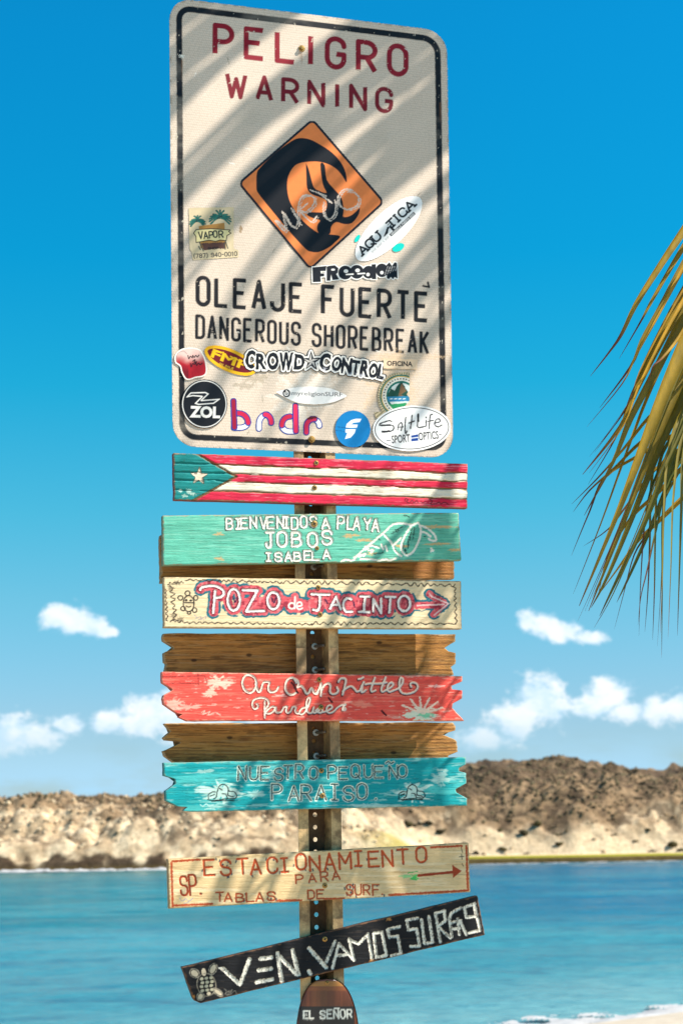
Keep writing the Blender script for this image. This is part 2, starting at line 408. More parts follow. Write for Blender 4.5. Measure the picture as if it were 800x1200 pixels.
def make_grid(corners, step, left=None, right=None, wob=0.0, seed=1, ext=None):
    TL, TR, BR, BL = [np.array(c, float) for c in corners]
    wdt = np.linalg.norm(TR-TL); hgt = np.linalg.norm(BL-TL)
    nx = int(wdt/step)+1; ny = int(hgt/step)+1
    t = np.linspace(0, 1, ny)
    if left or right:
        brk = set([round(p[0], 4) for p in (left or [])]+[round(p[0], 4) for p in (right or [])])
        for b_ in brk:
            k = int(np.argmin(np.abs(t-b_)))
            if 0 < k < ny-1: t[k] = b_
    sg = np.linspace(0, 1, nx); Sg, Tg = np.meshgrid(sg, t)
    B = (TL*(1-Sg[..., None])+TR*Sg[..., None])*(1-Tg[..., None]) + (BL*(1-Sg[..., None])+BR*Sg[..., None])*Tg[..., None]
    e = (TR-TL)/wdt
    lo = np.interp(t, [p[0] for p in left], [p[1] for p in left]) if left else np.zeros(ny)
    ro = np.interp(t, [p[0] for p in right], [p[1] for p in right]) if right else np.zeros(ny)
    if wob:
        lo = lo + (fbm(t*hgt*.25, t*0+3, seed, 3)-.5)*wob*2; ro = ro + (fbm(t*hgt*.25, t*0+9, seed, 3)-.5)*wob*2
    sh = lo[:, None]*(1-Sg) - ro[:, None]*Sg
    if lo.max() > 4 or ro.max() > 4:      # only the ends are cut in; keep the middle columns straight
        sh = lo[:, None]*np.clip(1-Sg*wdt/70, 0, 1)**1.5 - ro[:, None]*np.clip(1-(1-Sg)*wdt/70, 0, 1)**1.5
    B = B + sh[..., None]*e
    if wob:
        f = np.array([-e[1], e[0]])
        up_ = (fbm(sg*wdt*.04, sg*0+5, seed+5, 4)-.5)*wob*1.6; dn_ = (fbm(sg*wdt*.04, sg*0+8, seed+6, 4)-.5)*wob*1.6
        B = B + (up_[None, :]*(1-Tg)+dn_[None, :]*Tg)[..., None]*f
    return B[..., 0], B[..., 1]

def grid_solid(name, cv, d_front, thick, mat, parent, masks=(), sidecol=None, side_mat=None, edge=.0008, smooth=True, keep=None, backmat=None):
    """the painted face as a relief of small faces; letters and marks (masks) become parts; rim and back close the body"""
    ny, nx = cv.X.shape
    h = cv.h.copy()
    if edge:
        for k, a in ((0, edge), (1, edge*.35)):
            h[k, :] -= a; h[-1-k, :] -= a; h[:, k] -= a; h[:, -1-k] -= a
    V = survey(cv.X, cv.Y, d_front) + h[..., None]*N
    idx = np.arange(ny*nx).reshape(ny, nx)
    F = np.stack([idx[1:, :-1], idx[1:, 1:], idx[:-1, 1:], idx[:-1, :-1]], -1).reshape(-1, 4)
    Vf = V.reshape(-1, 3); Cf = cv.c.reshape(-1, 3)
    own = np.zeros(len(F), int)
    for i, (nm, m, lb) in enumerate(masks):
        mm = (m[:-1, :-1]+m[1:, 1:]+m[1:, :-1]+m[:-1, 1:])/4
        own[(mm > .4).ravel()] = i+1
    if keep is not None:
        kk = (keep[:-1, :-1]+keep[1:, 1:]+keep[1:, :-1]+keep[:-1, 1:])/4
        own[(kk <= .5).ravel()] = -1
    def sub(nm, sel, par, extraV=None, extraF=None, extraC=None, lb=None, mt=None):
        f = F[sel]; 
        if len(f) == 0 and extraV is None: return None
        u, inv = np.unique(f, return_inverse=True); f = inv.reshape(-1, 4); v = Vf[u]; c = Cf[u]
        if extraV is not None:
            f = np.concatenate([f, extraF+len(v)]); v = np.concatenate([v, extraV]); c = np.concatenate([c, extraC])
        return mesh_obj(nm, v, f, mt or mat, par, smooth=smooth, colors=np.clip(c, 0, 1), label=lb)
    eV = eF = eC = None
    if thick:
        loop = np.concatenate([idx[0, :], idx[1:, -1], idx[-1, -2::-1], idx[-2:0:-1, 0]])
        n = len(loop); L0 = Vf[loop]; px = cv.X.ravel()[loop]; py = cv.Y.ravel()[loop]
        flat = lambda d: L0 - N*((L0-P0) @ N - d)[:, None]
        rings = [L0, flat(d_front-edge-.0012), flat(d_front-thick+.0012), flat(d_front-thick)]
        eV = np.concatenate(rings); a = np.arange(n); b = (a+1) % n
        fs = [np.stack([a+k*n, b+k*n, b+(k+1)*n, a+(k+1)*n], -1) for k in range(3)]
        sc_ = np.asarray(sidecol if sidecol is not None else cv.c.mean((0, 1)))
        g = .75+.5*fbm(px*.08, py*.5, 77, 3)
        side = np.clip(sc_*g[:, None], 0, 1)
        eC = np.concatenate([Cf[loop]*.5+side*.5, side, side, side*.8])
        ys = np.unique(np.append(np.arange(0, ny, 6), ny-1)); xs = np.unique(np.append(np.arange(0, nx, 6), nx-1))
        sb = V[np.ix_(ys, xs)]; sb = sb - N*(((sb-P0) @ N) - (d_front-thick))[..., None]
        k0 = len(eV); eV = np.concatenate([eV, sb.reshape(-1, 3)]); eC = np.concatenate([eC, np.tile(side.mean(0)*.9, (sb.shape[0]*sb.shape[1], 1))])
        i2 = np.arange(sb.shape[0]*sb.shape[1]).reshape(sb.shape[:2])+k0
        fs.append(np.stack([i2[:-1, :-1], i2[:-1, 1:], i2[1:, 1:], i2[1:, :-1]], -1).reshape(-1, 4))
        eF = np.concatenate(fs)
    base = sub(name, own == 0, parent, eV, eF, eC)
    for i, (nm, m, lb) in enumerate(masks):
        sub(nm, own == i+1, parent if parent is not None else base, lb=lb)
    return base

def cyl(name, p, axis, r, L, m, parent, seg=14, cap=.0006, head=False):
    axis = np.array(axis, float); axis /= np.linalg.norm(axis)
    t = np.array([0, 0, 1.0]) if abs(axis[2]) < .9 else np.array([1.0, 0, 0])
    a = np.cross(axis, t); a /= np.linalg.norm(a); b = np.cross(axis, a)
    prof = [(r, 0), (r, L-cap), (r-cap, L), (r*.45, L+cap*.3), (0.0001, L+cap*.3)] if not head else [(r, 0), (r, L*.5), (r*.8, L*.9), (r*.4, L), (.0001, L*.95)]
    V = []; F = []
    for rr, hh in prof:
        for k in range(seg):
            th = 2*math.pi*k/seg; V.append(np.array(p)+axis*hh+a*rr*math.cos(th)+b*rr*math.sin(th))
    for i in range(len(prof)-1):
        for k in range(seg):
            k2 = (k+1) % seg; F.append((i*seg+k, i*seg+k2, (i+1)*seg+k2, (i+1)*seg+k))
    return mesh_obj(name, V, F, m, parent, smooth=False)
def box_mesh(c, ax, ay, az_):
    c = np.array(c, float); V = []
    for sx in (-1, 1):
        for sy in (-1, 1):
            for sz in (-1, 1): V.append(c+sx*ax+sy*ay+sz*az_)
    F = [(0,1,3,2),(4,6,7,5),(0,4,5,1),(2,3,7,6),(0,2,6,4),(1,5,7,3)]
    return V, F
def screw(px, py, d, parent, r=.0055):
    p = survey(float(px), float(py), d)
    s = cyl('screw', p-N*.001, N, r, .003, M_BRASS, parent, head=True)
    V = []; F = []
    for ang in (.5, .5+math.pi/2):        # dark cross recess standing in the head
        e1 = U*math.cos(ang)+Z*math.sin(ang); e2 = -U*math.sin(ang)+Z*math.cos(ang)
        v, f = box_mesh(p+N*.0017, e1*r*.6, e2*r*.13, N*.0006); F += [tuple(i+len(V) for i in q) for q in f]; V += v
    mesh_obj('cross_recess', V, F, M_DARK, s)
M_DARK = metal_mat('dark_oxide', srgb(35, 28, 22), 0.7, 0.0, 0.1)

# ------------------------------------------------------------------ setting: water, sand, hills
def simple_mat(name):
    m = bpy.data.materials.new(name); m.use_nodes = True; T = NT(m.node_tree); return m, T, T.n['Principled BSDF']

# water
m_water, T, b = simple_mat('sea_water')
tc = T.add('ShaderNodeTexCoord'); P = tc.outputs['Object']; sp = T.add('ShaderNodeSeparateXYZ'); T.link(P, sp.inputs[0])
big = T.noise(T.vmath('MULTIPLY', P, (0.05, 0.12, 1)), 1.0, 4, 0.55, 0.5)
mid = T.noise(T.vmath('MULTIPLY', P, (0.30, 0.62, 1)), 1.0, 5, 0.62, 0.6); fine = T.noise(T.vmath('MULTIPLY', P, (1.9, 2.4, 1)), 1.0, 6, 0.7, 0.3)
x_, y_ = sp.outputs[0], sp.outputs[1]
yy = T.math('ADD', y_, T.math('MULTIPLY', T.math('SUBTRACT', big, 0.5), 22))
deep = T.mix(T.smooth(x_, -8, 10), rgba(srgb(0, 88, 92)), rgba(srgb(10, 82, 106)))
c = T.mix(T.smooth(yy, 44, 66), rgba(srgb(42, 108, 118)), deep)
edge_ = T.math('SUBTRACT', y_, T.math('ADD', T.math('MULTIPLY', x_, .95), 21.6))
c = T.mix(T.smooth(edge_, 0, 13, .75, 0), c, rgba(srgb(104, 146, 146)))
c = T.mix(T.math('MULTIPLY', T.smooth(mid, 0.52, 0.66), 0.5), c, rgba(srgb(0, 58, 84)))
c = T.mix(T.math('MULTIPLY', T.smooth(big, 0.38, 0.50, 1.0, 0.0), 0.35), c, rgba(srgb(50, 124, 130)))
c = T.mix(1.0, c, T.ramp(fine, [(.34, (.60, .74, .80, 1)), (.66, (1.35, 1.22, 1.14, 1))]), 'MULTIPLY')
T.link(c, b.inputs['Base Color']); b.inputs['Roughness'].default_value = 0.22; b.inputs['Specular IOR Level'].default_value = 0.12
wv = T.noise(T.vmath('MULTIPLY', P, (1.7, 3.0, 1)), 1.0, 6, 0.62, 0.3)
bp = T.add('ShaderNodeBump'); bp.inputs['Strength'].default_value = 0.9; bp.inputs['Distance'].default_value = 0.12
T.link(wv, bp.inputs['Height']); T.link(bp.outputs[0], b.inputs['Normal'])
ys = np.concatenate([np.linspace(-30, 20, 26), np.linspace(21, 200, 420), np.array([260, 400, 800, 2000, 5000, 9000])])
xs = np.concatenate([-np.array([6000, 2000, 700, 300, 150, 90])[:], np.linspace(-50, 50, 201), np.array([90, 150, 300, 700, 2000, 6000])])
Xg, Yg = np.meshgrid(xs, ys); amp = np.clip((Yg-12)/20, 0, 1)*(Yg < 260)
hz = amp*((fbm(Xg*.12, Yg*.35, 4, 3)-.5)*.16 + (fbm(Xg*.5, Yg*1.1, 9, 3)-.5)*.07)
idx = np.arange(Xg.size).reshape(Xg.shape)
GF = lambda idx: np.stack([idx[:-1, :-1], idx[:-1, 1:], idx[1:, 1:], idx[1:, :-1]], -1).reshape(-1, 4)
tag(mesh_obj('water', np.stack([Xg, Yg, hz], -1).reshape(-1, 3), GF(idx), m_water, smooth=True), 'calm turquoise sea water of the bay', kind='structure')

# sand under the signs, running down to the water
m_sand, T, b = simple_mat('beach_sand')
tc = T.add('ShaderNodeTexCoord'); P = tc.outputs['Object']
n = T.noise(P, 3.0, 6, 0.6); n2 = T.noise(P, 260, 3, 0.6)
c = T.mix(T.smooth(n, .3, .7), rgba(srgb(164, 148, 126)), rgba(srgb(180, 166, 144)))
c = T.mix(T.smooth(n2, .55, .75), c, rgba(srgb(170, 145, 115)))
T.link(c, b.inputs['Base Color']); b.inputs['Roughness'].default_value = .9
bp = T.add('ShaderNodeBump'); bp.inputs['Strength'].default_value = .6; bp.inputs['Distance'].default_value = .03
T.link(T.noise(P, 6, 6, .65), bp.inputs['Height']); T.link(bp.outputs[0], b.inputs['Normal'])
xs = np.concatenate([[-400, -150], np.linspace(-60, 60, 241), [150, 400]]); ys = np.concatenate([[-60], np.linspace(-30, 60, 181)])
Xg, Yg = np.meshgrid(xs, ys)
def shore(x): return np.where(x > -6, 21.9 + (x-.2)*.95, 16.7) + (vnoise(x*.25, x*0, 5)-.5)*1.6
d = shore(np.clip(Xg, -40, 22)) - Yg
Hs = np.where(d > 0, 1.15*(1-np.exp(-d/7.0))*1.02, d*.12) + (fbm(Xg*.5, Yg*.5, 12, 4)-.5)*.10*np.clip(d/4, 0, 1)
Hs = np.where(Yg < 2, Hs, Hs); idx = np.arange(Xg.size).reshape(Xg.shape)
tag(mesh_obj('sand', np.stack([Xg, Yg, np.maximum(Hs, -2.0)], -1).reshape(-1, 3), GF(idx), m_sand, smooth=True), 'pale beach sand', kind='structure')
def sand_z(x, y):
    dd = shore(np.array(x*1.0))-y; return float(1.15*(1-math.exp(-dd/7.0))*1.02)

# surf foam: broken sheets standing on the water, near beach and along the far shore
m_foam, T, b = simple_mat('surf_foam')
b.inputs['Base Color'].default_value = (.33, .32, .305, 1); b.inputs['Roughness'].default_value = .8
def foam(name, pts_fn, n_x, n_y, label, thr, seed, h=.06):
    s_, t_ = np.meshgrid(np.linspace(0, 1, n_x), np.linspace(0, 1, n_y)); X, Y = pts_fn(s_, t_)
    q = fbm(X*1.5, Y*2.0, seed, 5, .62) - thr - .42*np.abs(t_-.5)*2 + .12
    Zf = .03+np.clip(q, 0, 1)*h*4 + (fbm(X*6, Y*6, seed+3, 3)-.5)*h*.6
    idx = np.arange(X.size).reshape(X.shape); F = GF(idx); k = q.ravel()[F].mean(1) > 0
    u, inv = np.unique(F[k], return_inverse=True)
    return tag(mesh_obj(name, np.stack([X, Y, Zf], -1).reshape(-1, 3)[u], inv.reshape(-1, 4), m_foam, smooth=True), label, 'foam', kind='stuff')
foam('near_surf_foam', lambda s, t: (-12+40*s, shore(-12+40*s)-1.8+t*3.4), 520, 70, 'white foam of the last wave washing up on the near beach', .36, 31)
foam('far_surf_foam', lambda s, t: (-60+66*s, 143.2+t*2.2+(fbm(s*9, s*0, 3, 3)-.5)*1.5), 500, 16, 'white line of surf breaking below the left cliff', .30, 41, .12)
foam('far_reef_foam', lambda s, t: (6+60*s, 143.0+t*.8), 400, 8, 'thin pale surf line along the green reef shelf at right', .40, 47, .04)

# hills across the bay
m_hill, T, b = simple_mat('limestone_hill')
at = T.add('ShaderNodeAttribute', attribute_name='paint'); tc = T.add('ShaderNodeTexCoord'); P = tc.outputs['Object']
n = T.noise(P, 2.2, 6, .65); n2 = T.noise(P, .55, 5, .6)
c = T.mix(1.0, at.outputs['Color'], T.ramp(n, [(.28, (.70, .67, .62, 1)), (.62, (1.08, 1.1, 1.1, 1))]), 'MULTIPLY')
T.link(c, b.inputs['Base Color']); b.inputs['Roughness'].default_value = .95; b.inputs['Specular IOR Level'].default_value = .1
bp = T.add('ShaderNodeBump'); bp.inputs['Strength'].default_value = 1.0; bp.inputs['Distance'].default_value = .22
T.link(T.noise(P, 1.6, 7, .7), bp.inputs['Height']); T.link(bp.outputs[0], b.inputs['Normal'])
xs = np.concatenate([np.linspace(-400, -50, 60)[:-1], np.linspace(-50, 50, 420), np.linspace(50, 400, 60)[1:]])
ys = np.concatenate([np.linspace(142, 172, 210), np.linspace(172, 330, 60)[1:]])
def hill_h(X, Y):
    ysh = 145.0 + (fbm(X*.05, X*0, 51, 3)-.5)*3
    d = Y-ysh
    # crest height along x (metres) read from the skyline
    top = np.interp(X, [-400, -120, -60, -30, -15, -5, 3, 11, 15, 20, 25, 28, 31, 45, 70, 150, 400], [2, 7, 6.4, 6.6, 7.0, 7.6, 8.6, 9.35, 9.5, 9.5, 9.3, 8.9, 8.6, 7.5, 6.5, 7, 2]) - .35
    right = sstep(X, -1, 9)
    cl = .9*sstep(d, 0, .8) + .35*sstep(d, 1.0, 2.2)                       # undercut rock foot on the left
    base_l = cl + (top-1.2)*(1-np.exp(-np.clip(d-1.0, 0, 99)/6.0))*1.06
    shelf = .45*sstep(d, 0, .5) + .03*np.clip(d, 0, 7)                      # low reef shelf and beach on the right
    base_r = shelf + (top-.6)*(1-np.exp(-np.clip(d-7.5, 0, 99)/5.5))*1.04
    h = base_l*(1-right)+base_r*right
    a = sstep(d, .5, 5)*(1-right) + sstep(d, 6.5, 11)*right
    r1 = fbm(X*.14, Y*.14, 61, 5, .55); r2 = np.abs(fbm(X*.33, Y*.33, 71, 4, .6)-.5)*2; r3 = fbm(X*1.1, Y*1.1, 81, 3, .6)
    h = h + a*((r1-.5)*3.0 - (1-r2)*1.3 + .9 + (r3-.5)*(.9-.45*right))
    h = h + (1-right)*sstep(d, .1, 1.2)*(fbm(X*.8, Y*.8, 91, 3)-.5)*.5
    h = np.where(d < 0, d*.5-.2, h); fall = sstep(d, 60, 170); return h*(1-fall)-fall, d, right, r1, r2, r3
Xg, Yg = np.meshgrid(xs, ys); H, dd, right, r1, r2, r3 = hill_h(Xg, Yg)
lime = srgb(206, 182, 148); tan = srgb(162, 136, 104); scrub = srgb(124, 100, 74); darkr = srgb(72, 58, 45); algae = srgb(138, 132, 34); wet = srgb(80, 66, 36)
colr = np.empty(Xg.shape+(3,)); nb = fbm(Xg*.22, Yg*.30, 101, 5, .6); n5 = fbm(Xg*.9, Yg*.9, 111, 4, .6)
colr[...] = lime
def lay(col, m):
    global colr
    colr = colr*(1-m[..., None])+np.asarray(col)*m[..., None]
lay(tan, np.clip(sstep(n5, .40, .58)*.8+right*.35, 0, 1))
hgt = H/8.6
lay(scrub, np.clip(sstep(nb + (hgt-.50)*1.1 + right*.14, .44, .60), 0, 1)*.9)
lay(darkr, sstep(nb*.5+n5*.5 + (hgt-.6)*.35+right*.03, .60, .68)*.8)
lay(srgb(52, 38, 26), (1-right)*sstep(H+(fbm(Xg*.7, Yg*.9, 8, 4)-.5)*2.4, 1.35, .9)*sstep(fbm(Xg*.45, Yg*0, 7, 4), .22, .36)*.95)  # dark band painted in for the shade of an overhang at the foot
lay(darkr, sstep(r2, .16, .05)*sstep(hgt, .15, .3)*.75)
lay(lime, right*sstep(dd, 3.5, 5)*sstep(dd, 10, 7.5)*.9)
lay(algae, right*sstep(dd, 5.2, 4.2)*sstep(dd, .3, .7)); lay(wet, right*sstep(dd, .8, .35)); lay(wet, (1-right)*sstep(H, .5, .2))
idx = np.arange(Xg.size).reshape(Xg.shape)
tag(mesh_obj('hills', np.stack([Xg, Yg, H], -1).reshape(-1, 3), GF(idx), m_hill, smooth=False, colors=colr.reshape(-1, 3)), 'scrubby limestone hills across the bay', kind='structure')

# boulders and scrub on the hills: uncountable, one mesh each
def ico():
    t = (1+5**.5)/2; V = np.array([(-1,t,0),(1,t,0),(-1,-t,0),(1,-t,0),(0,-1,t),(0,1,t),(0,-1,-t),(0,1,-t),(t,0,-1),(t,0,1),(-t,0,-1),(-t,0,1)], float)
    F = np.array([(0,11,5),(0,5,1),(0,1,7),(0,7,10),(0,10,11),(1,5,9),(5,11,4),(11,10,2),(10,7,6),(7,1,8),(3,9,4),(3,4,2),(3,2,6),(3,6,8),(3,8,9),(4,9,5),(2,4,11),(6,2,10),(8,6,7),(9,8,1)])
    return V/np.linalg.norm(V[0]), F
IV, IF = ico(); rs = np.random.RandomState(5)
def scatter(n, size, squash, dens_fn, seedc, cols, name, label, jag):
    x = rs.uniform(-46, 46, n*4); y = rs.uniform(145.5, 172, n*4); h, d_, rt, a1, a2, a3 = hill_h(x, y)
    p = dens_fn(x, y, h, d_, rt); k = np.nonzero(rs.uniform(0, 1, n*4) < p)[0][:n]
    V = []; F = []; C = []
    for j, i in enumerate(k):
        s = size*rs.uniform(.5, 1.5)*np.array([1, 1, squash*rs.uniform(.7, 1.2)])
        v = IV*(1+rs.uniform(-jag, jag, (12, 1)))*s + np.array([x[i], y[i], h[i]+s[2]*.35]); V.append(v); F.append(IF+12*j)
        C.append(np.tile(cols[rs.randint(len(cols))]*rs.uniform(.8, 1.2), (12, 1)))
    tag(mesh_obj(name, np.concatenate(V), np.concatenate(F), m_hill, colors=np.concatenate(C)), label, 'rocks' if 'boulder' in name else 'scrub', kind='stuff')
def nbf(x, y): return fbm(x*.22, y*.30, 101, 5, .6)
scatter(1500, .15, .7, lambda x, y, h, d, r: sstep(d, 1, 3)*(.3+.7*(nbf(x, y) < .5))*np.where(r > .3, (d > 7)*(h < 4)*.4, 1), 1, [lime, tan, lime*.9], 'limestone_boulders', 'pale limestone boulders and ledges over the hills', .32)
scatter(6500, .15, .6, lambda x, y, h, d, r: sstep(nbf(x, y)+(h/8.6-.62)*1.0+r*.12, .42, .58)*np.where(r > .5, d > 7, d > 2), 2, [srgb(118, 100, 76), srgb(104, 90, 68), srgb(126, 106, 82), srgb(108, 98, 72)], 'hill_scrub', 'low brown scrub bushes covering the hilltops', .4)
scatter(200, .34, .6, lambda x, y, h, d, r: (r > .6)*(d > 6.5)*(d < 9.5)*1.0, 3, [srgb(58, 52, 36), srgb(74, 66, 42)], 'shore_scrub', 'dark scrub clumps behind the right-hand beach', .4)

# ------------------------------------------------------------------ post
pb = survey(378.0, 1090.0, 0.0); pt_ = survey(357.5, 57.0, 0.0)
uc = lambda p: float((p-P0) @ U)
UPOST = (uc(pb)+uc(survey(367.5, 540.0, 0.0)))/2
zt = float(survey(357.5, 20.0, 0.0)[2]); post_base = P0*np.array([1, 1, 0]) + U*UPOST
gz = sand_z(post_base[0], post_base[1])
post = empty('signpost', (post_base[0], post_base[1], gz), 'weathered steel channel post with rows of holes carrying all the signs', 'post')
TH = .0032; DEP = .036; HS = .0254
prof = [(-.046, 0), (-.0245, 0), (-.0205, -DEP), (.0205, -DEP), (.0245, 0), (.046, 0)]
zlo, zhi = gz-.4, zt
def P3(u, d, z): return np.array([post_base[0], post_base[1], 0]) + U*u + N*d + Z*z
V = []; F = []
def quad(*ps):
    F.append(tuple(range(len(V), len(V)+len(ps)))); V.extend(ps)
nseg = int((zhi-zlo)/HS); zs = [zlo+i*HS for i in range(nseg+1)]
for (a, b_) in ((0, 1), (1, 2), (3, 4), (4, 5)):
    (u0, d0), (u1, d1) = prof[a], prof[b_]; nrm = np.array([-(d1-d0), (u1-u0)]); nrm /= np.linalg.norm(nrm)
    for (z0, z1) in zip(zs[::4], zs[4::4]+[zs[-1]]):
        q = [P3(u0, d0, z0), P3(u1, d1, z0), P3(u1, d1, z1), P3(u0, d0, z1)]; off = -(U*nrm[0]+N*nrm[1])*TH
        quad(*q); quad(*[p+off for p in q][::-1])
        if a == 0: quad(q[0], q[3], q[3]+off, q[0]+off)
        if b_ == 5: quad(q[1], q[1]+off, q[2]+off, q[2])
mesh_obj('channel', V, F, M_POST, post); V = []; F = []
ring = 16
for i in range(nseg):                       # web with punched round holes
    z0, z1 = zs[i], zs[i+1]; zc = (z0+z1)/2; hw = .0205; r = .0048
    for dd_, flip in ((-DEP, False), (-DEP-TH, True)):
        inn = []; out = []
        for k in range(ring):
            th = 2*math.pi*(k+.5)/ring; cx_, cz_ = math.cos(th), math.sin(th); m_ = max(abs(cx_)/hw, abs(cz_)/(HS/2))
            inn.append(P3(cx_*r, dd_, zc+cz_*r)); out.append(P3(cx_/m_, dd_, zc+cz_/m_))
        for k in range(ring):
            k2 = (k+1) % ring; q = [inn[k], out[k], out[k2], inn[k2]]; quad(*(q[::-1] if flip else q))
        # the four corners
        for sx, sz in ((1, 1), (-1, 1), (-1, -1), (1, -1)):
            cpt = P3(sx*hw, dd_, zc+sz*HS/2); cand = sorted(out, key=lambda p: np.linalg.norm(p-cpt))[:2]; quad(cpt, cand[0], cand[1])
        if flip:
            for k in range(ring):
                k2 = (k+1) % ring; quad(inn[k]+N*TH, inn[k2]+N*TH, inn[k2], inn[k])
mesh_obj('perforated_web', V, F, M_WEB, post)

# ------------------------------------------------------------------ signs
WOODC = srgb(196, 160, 112)
def board_root(corners, d, label, name='wooden_sign'):
    c = np.mean(np.array(corners, float), 0); p = survey(c[0], c[1], d)
    return empty(name, p, label, 'sign')
def wood_base(cv, col, seed, amt=.10):
    """base coat with brush and grain variation, and its relief"""
    cv.fill(col); g = cv.nz(.05, .9, seed, 4); g2 = cv.nz(.02, .12, seed+3, 3)
    cv.c *= (1+(g-.5)*amt*2.2)[..., None]; cv.c *= (1+(g2-.5)*amt*2)[..., None]
    cv.h += (g-.5)*.0010
def crackle(cv, seed, col, thr=.70, w=.04, k=1.0, fx=.035, fy=.7):
    v = cv.nz(fx, fy, seed, 5); m = sstep(v, thr, thr+w*1.6)*k*.6; cv.fill(col, m); cv.h -= m*.0006; return m
def edge_wear(cv, col, seed, amt=2.2, k=.9):
    ny, nx = cv.X.shape; J, I = np.meshgrid(np.arange(ny), np.arange(nx), indexing='ij')
    sx = abs(cv.X[0, 1]-cv.X[0, 0]); sy = abs(cv.Y[1, 0]-cv.Y[0, 0])
    d = np.minimum(np.minimum(J, ny-1-J)*sy, np.minimum(I, nx-1-I)*sx)
    m = sstep(d+(cv.nz(.25, .25, seed, 4)-.5)*amt*2.4, amt, amt*.2)*k; cv.fill(col, m)
STEP = .72
WHITE = srgb(232, 228, 212); DK = srgb(38, 30, 24)
TB = .017                                     # board thickness

# --- warning sign -----------------------------------------------------------------------------
def rr_edges(C, r, n=10):
    C = [np.array(c, float) for c in C]; out = []
    for i in range(4):
        a, b, c = C[i-1], C[i], C[(i+1) % 4]; p = b+(a-b)/np.linalg.norm(a-b)*r; q = b+(c-b)/np.linalg.norm(c-b)*r
        for k in range(n+1):
            th = k/n*math.pi/2; out.append(b+(p-b)*(1-math.sin(th))+(q-b)*(1-math.cos(th)))
    return poly_edges(out)
SC = [(198.5, -3.5), (523.5, 36.5), (531, 537), (202.5, 522.5)]
X, Y = make_grid(SC, .86)
ny, nx = X.shape
cv = Canvas(X, Y); SHEET = srgb(214, 196, 176)
cv.fill(SHEET); OUT = rr_edges(SC, 27); sd = cv.sdf(OUT, 40)
ins = -sd
jag = (cv.nz(.3, .3, 2, 4)-.5)
bm = sstep(np.abs(ins-11.2)+jag*.5, 3.9, 3.0)
cv.fill(srgb(25, 24, 26), bm)
cv.fill(srgb(196, 186, 168), sstep(cv.nz(.02, .05, 5, 4), .5, .8)*.25)
# scuffs and chips on the border line and the rim
cv.fill(srgb(200, 190, 170), bm*sstep(cv.nz(.5, .22, 8, 4), .77, .80)*.8)
cv.fill(srgb(150, 128, 96), sstep(ins, 3.5, .5)*sstep(cv.nz(.2, .2, 9, 4), .5, .7)*.6)
REDS = srgb(140, 22, 36); BLK = srgb(25, 23, 24)
L1 = cv.stroke(word('PELIGRO', (252, 62.5), (475.5, 88), 33, .85, up=(.005, -1)), 6.0, REDS, butt=True)
L2 = cv.stroke(word('WARNING', (266, 112.5), (458, 131), 26, .85, up=(.005, -1)), 5.0, srgb(122, 24, 34), butt=True)
L3 = cv.stroke(word('OLEAJE FUERTE', (231.5, 356.5), (500, 375.8), 31.5, .68, up=(.005, -1)), 5.0, BLK, butt=True)
L4 = cv.stroke(word('DANGEROUS SHOREBREAK', (230.5, 395.5), (501, 414.5), 25.3, .72, up=(.005, -1)), 3.7, BLK, butt=True)
L5 = cv.stroke([np.array([(495.5, 335), (502.5, 336.5)]), np.array([(502.5, 336.5), (501, 331)])], 2.4, BLK)
wearm = sstep(cv.nz(.35, .35, 14, 4), .78, .82)*np.maximum(np.maximum(L1, L2), np.maximum(L3, L4)); cv.fill(SHEET, wearm*.9)
# yellowed tape, dirt and scratches on the sheet
for (px_, py_, rx, ry, c_, k_) in ((282, 268, 2, 3.5, srgb(150, 120, 80), .8), (276, 258, 14, 3, srgb(205, 190, 160), .4), (300, 444, 14, 5, srgb(150, 138, 112), .5), (285, 452, 10, 4, srgb(140, 128, 104), .45),
                                  (290, 415, 22, 3, srgb(206, 160, 60), .3), (455, 452, 26, 30, srgb(222, 190, 150), .5), (470, 418, 45, 4, srgb(224, 190, 150), .4), (352, 462, 30, 22, srgb(236, 228, 214), .5),
                                  (213, 66, 3, 2, srgb(240, 235, 220), 1), (207, 160, 1.4, 4, srgb(190, 180, 160), 1)):
    cv.splat(px_, py_, rx*1.4, ry*1.4, c_, k_, seed=int(px_), fx=.5, fy=.5)
for k in range(5):                                # faint rust runs under the top bolt and along the rim
    x_, y_, l_ = ((353.5, 61, 20), (351.5, 60, 11), (213, 70, 26), (516, 120, 30), (365, 518, 7))[k]; m_ = sstep(np.abs(X-x_-(cv.nz(.1, .05, 60+k, 2)-.5)*2), 1.6, .3)*sstep(Y, y_-1, y_+1)*sstep(Y, y_+l_, y_+l_*.3); cv.fill(srgb(150, 104, 62), m_*.40)
sc_r = random.Random(4)
for i in range(34):
    x_, y_ = sc_r.uniform(215, 515), sc_r.uniform(380, 525) if i % 3 else sc_r.uniform(30, 380); a_ = sc_r.uniform(0, 6.28); l_ = sc_r.uniform(2, 9)
    cv.stroke([np.array([(x_, y_), (x_+l_*math.cos(a_), y_+l_*math.sin(a_))])], .7, srgb(150, 138, 116) if i % 2 else srgb(238, 232, 220), dry=1.2, seed=i)
DS = .0025
cx_, cy_ = 365, 265; wroot = empty('warning_sign', survey(float(cx_), float(cy_), DS), 'tall white metal shorebreak warning sign covered in stickers at the top of the post', 'sign')
keep = (sd < 0).astype(float)
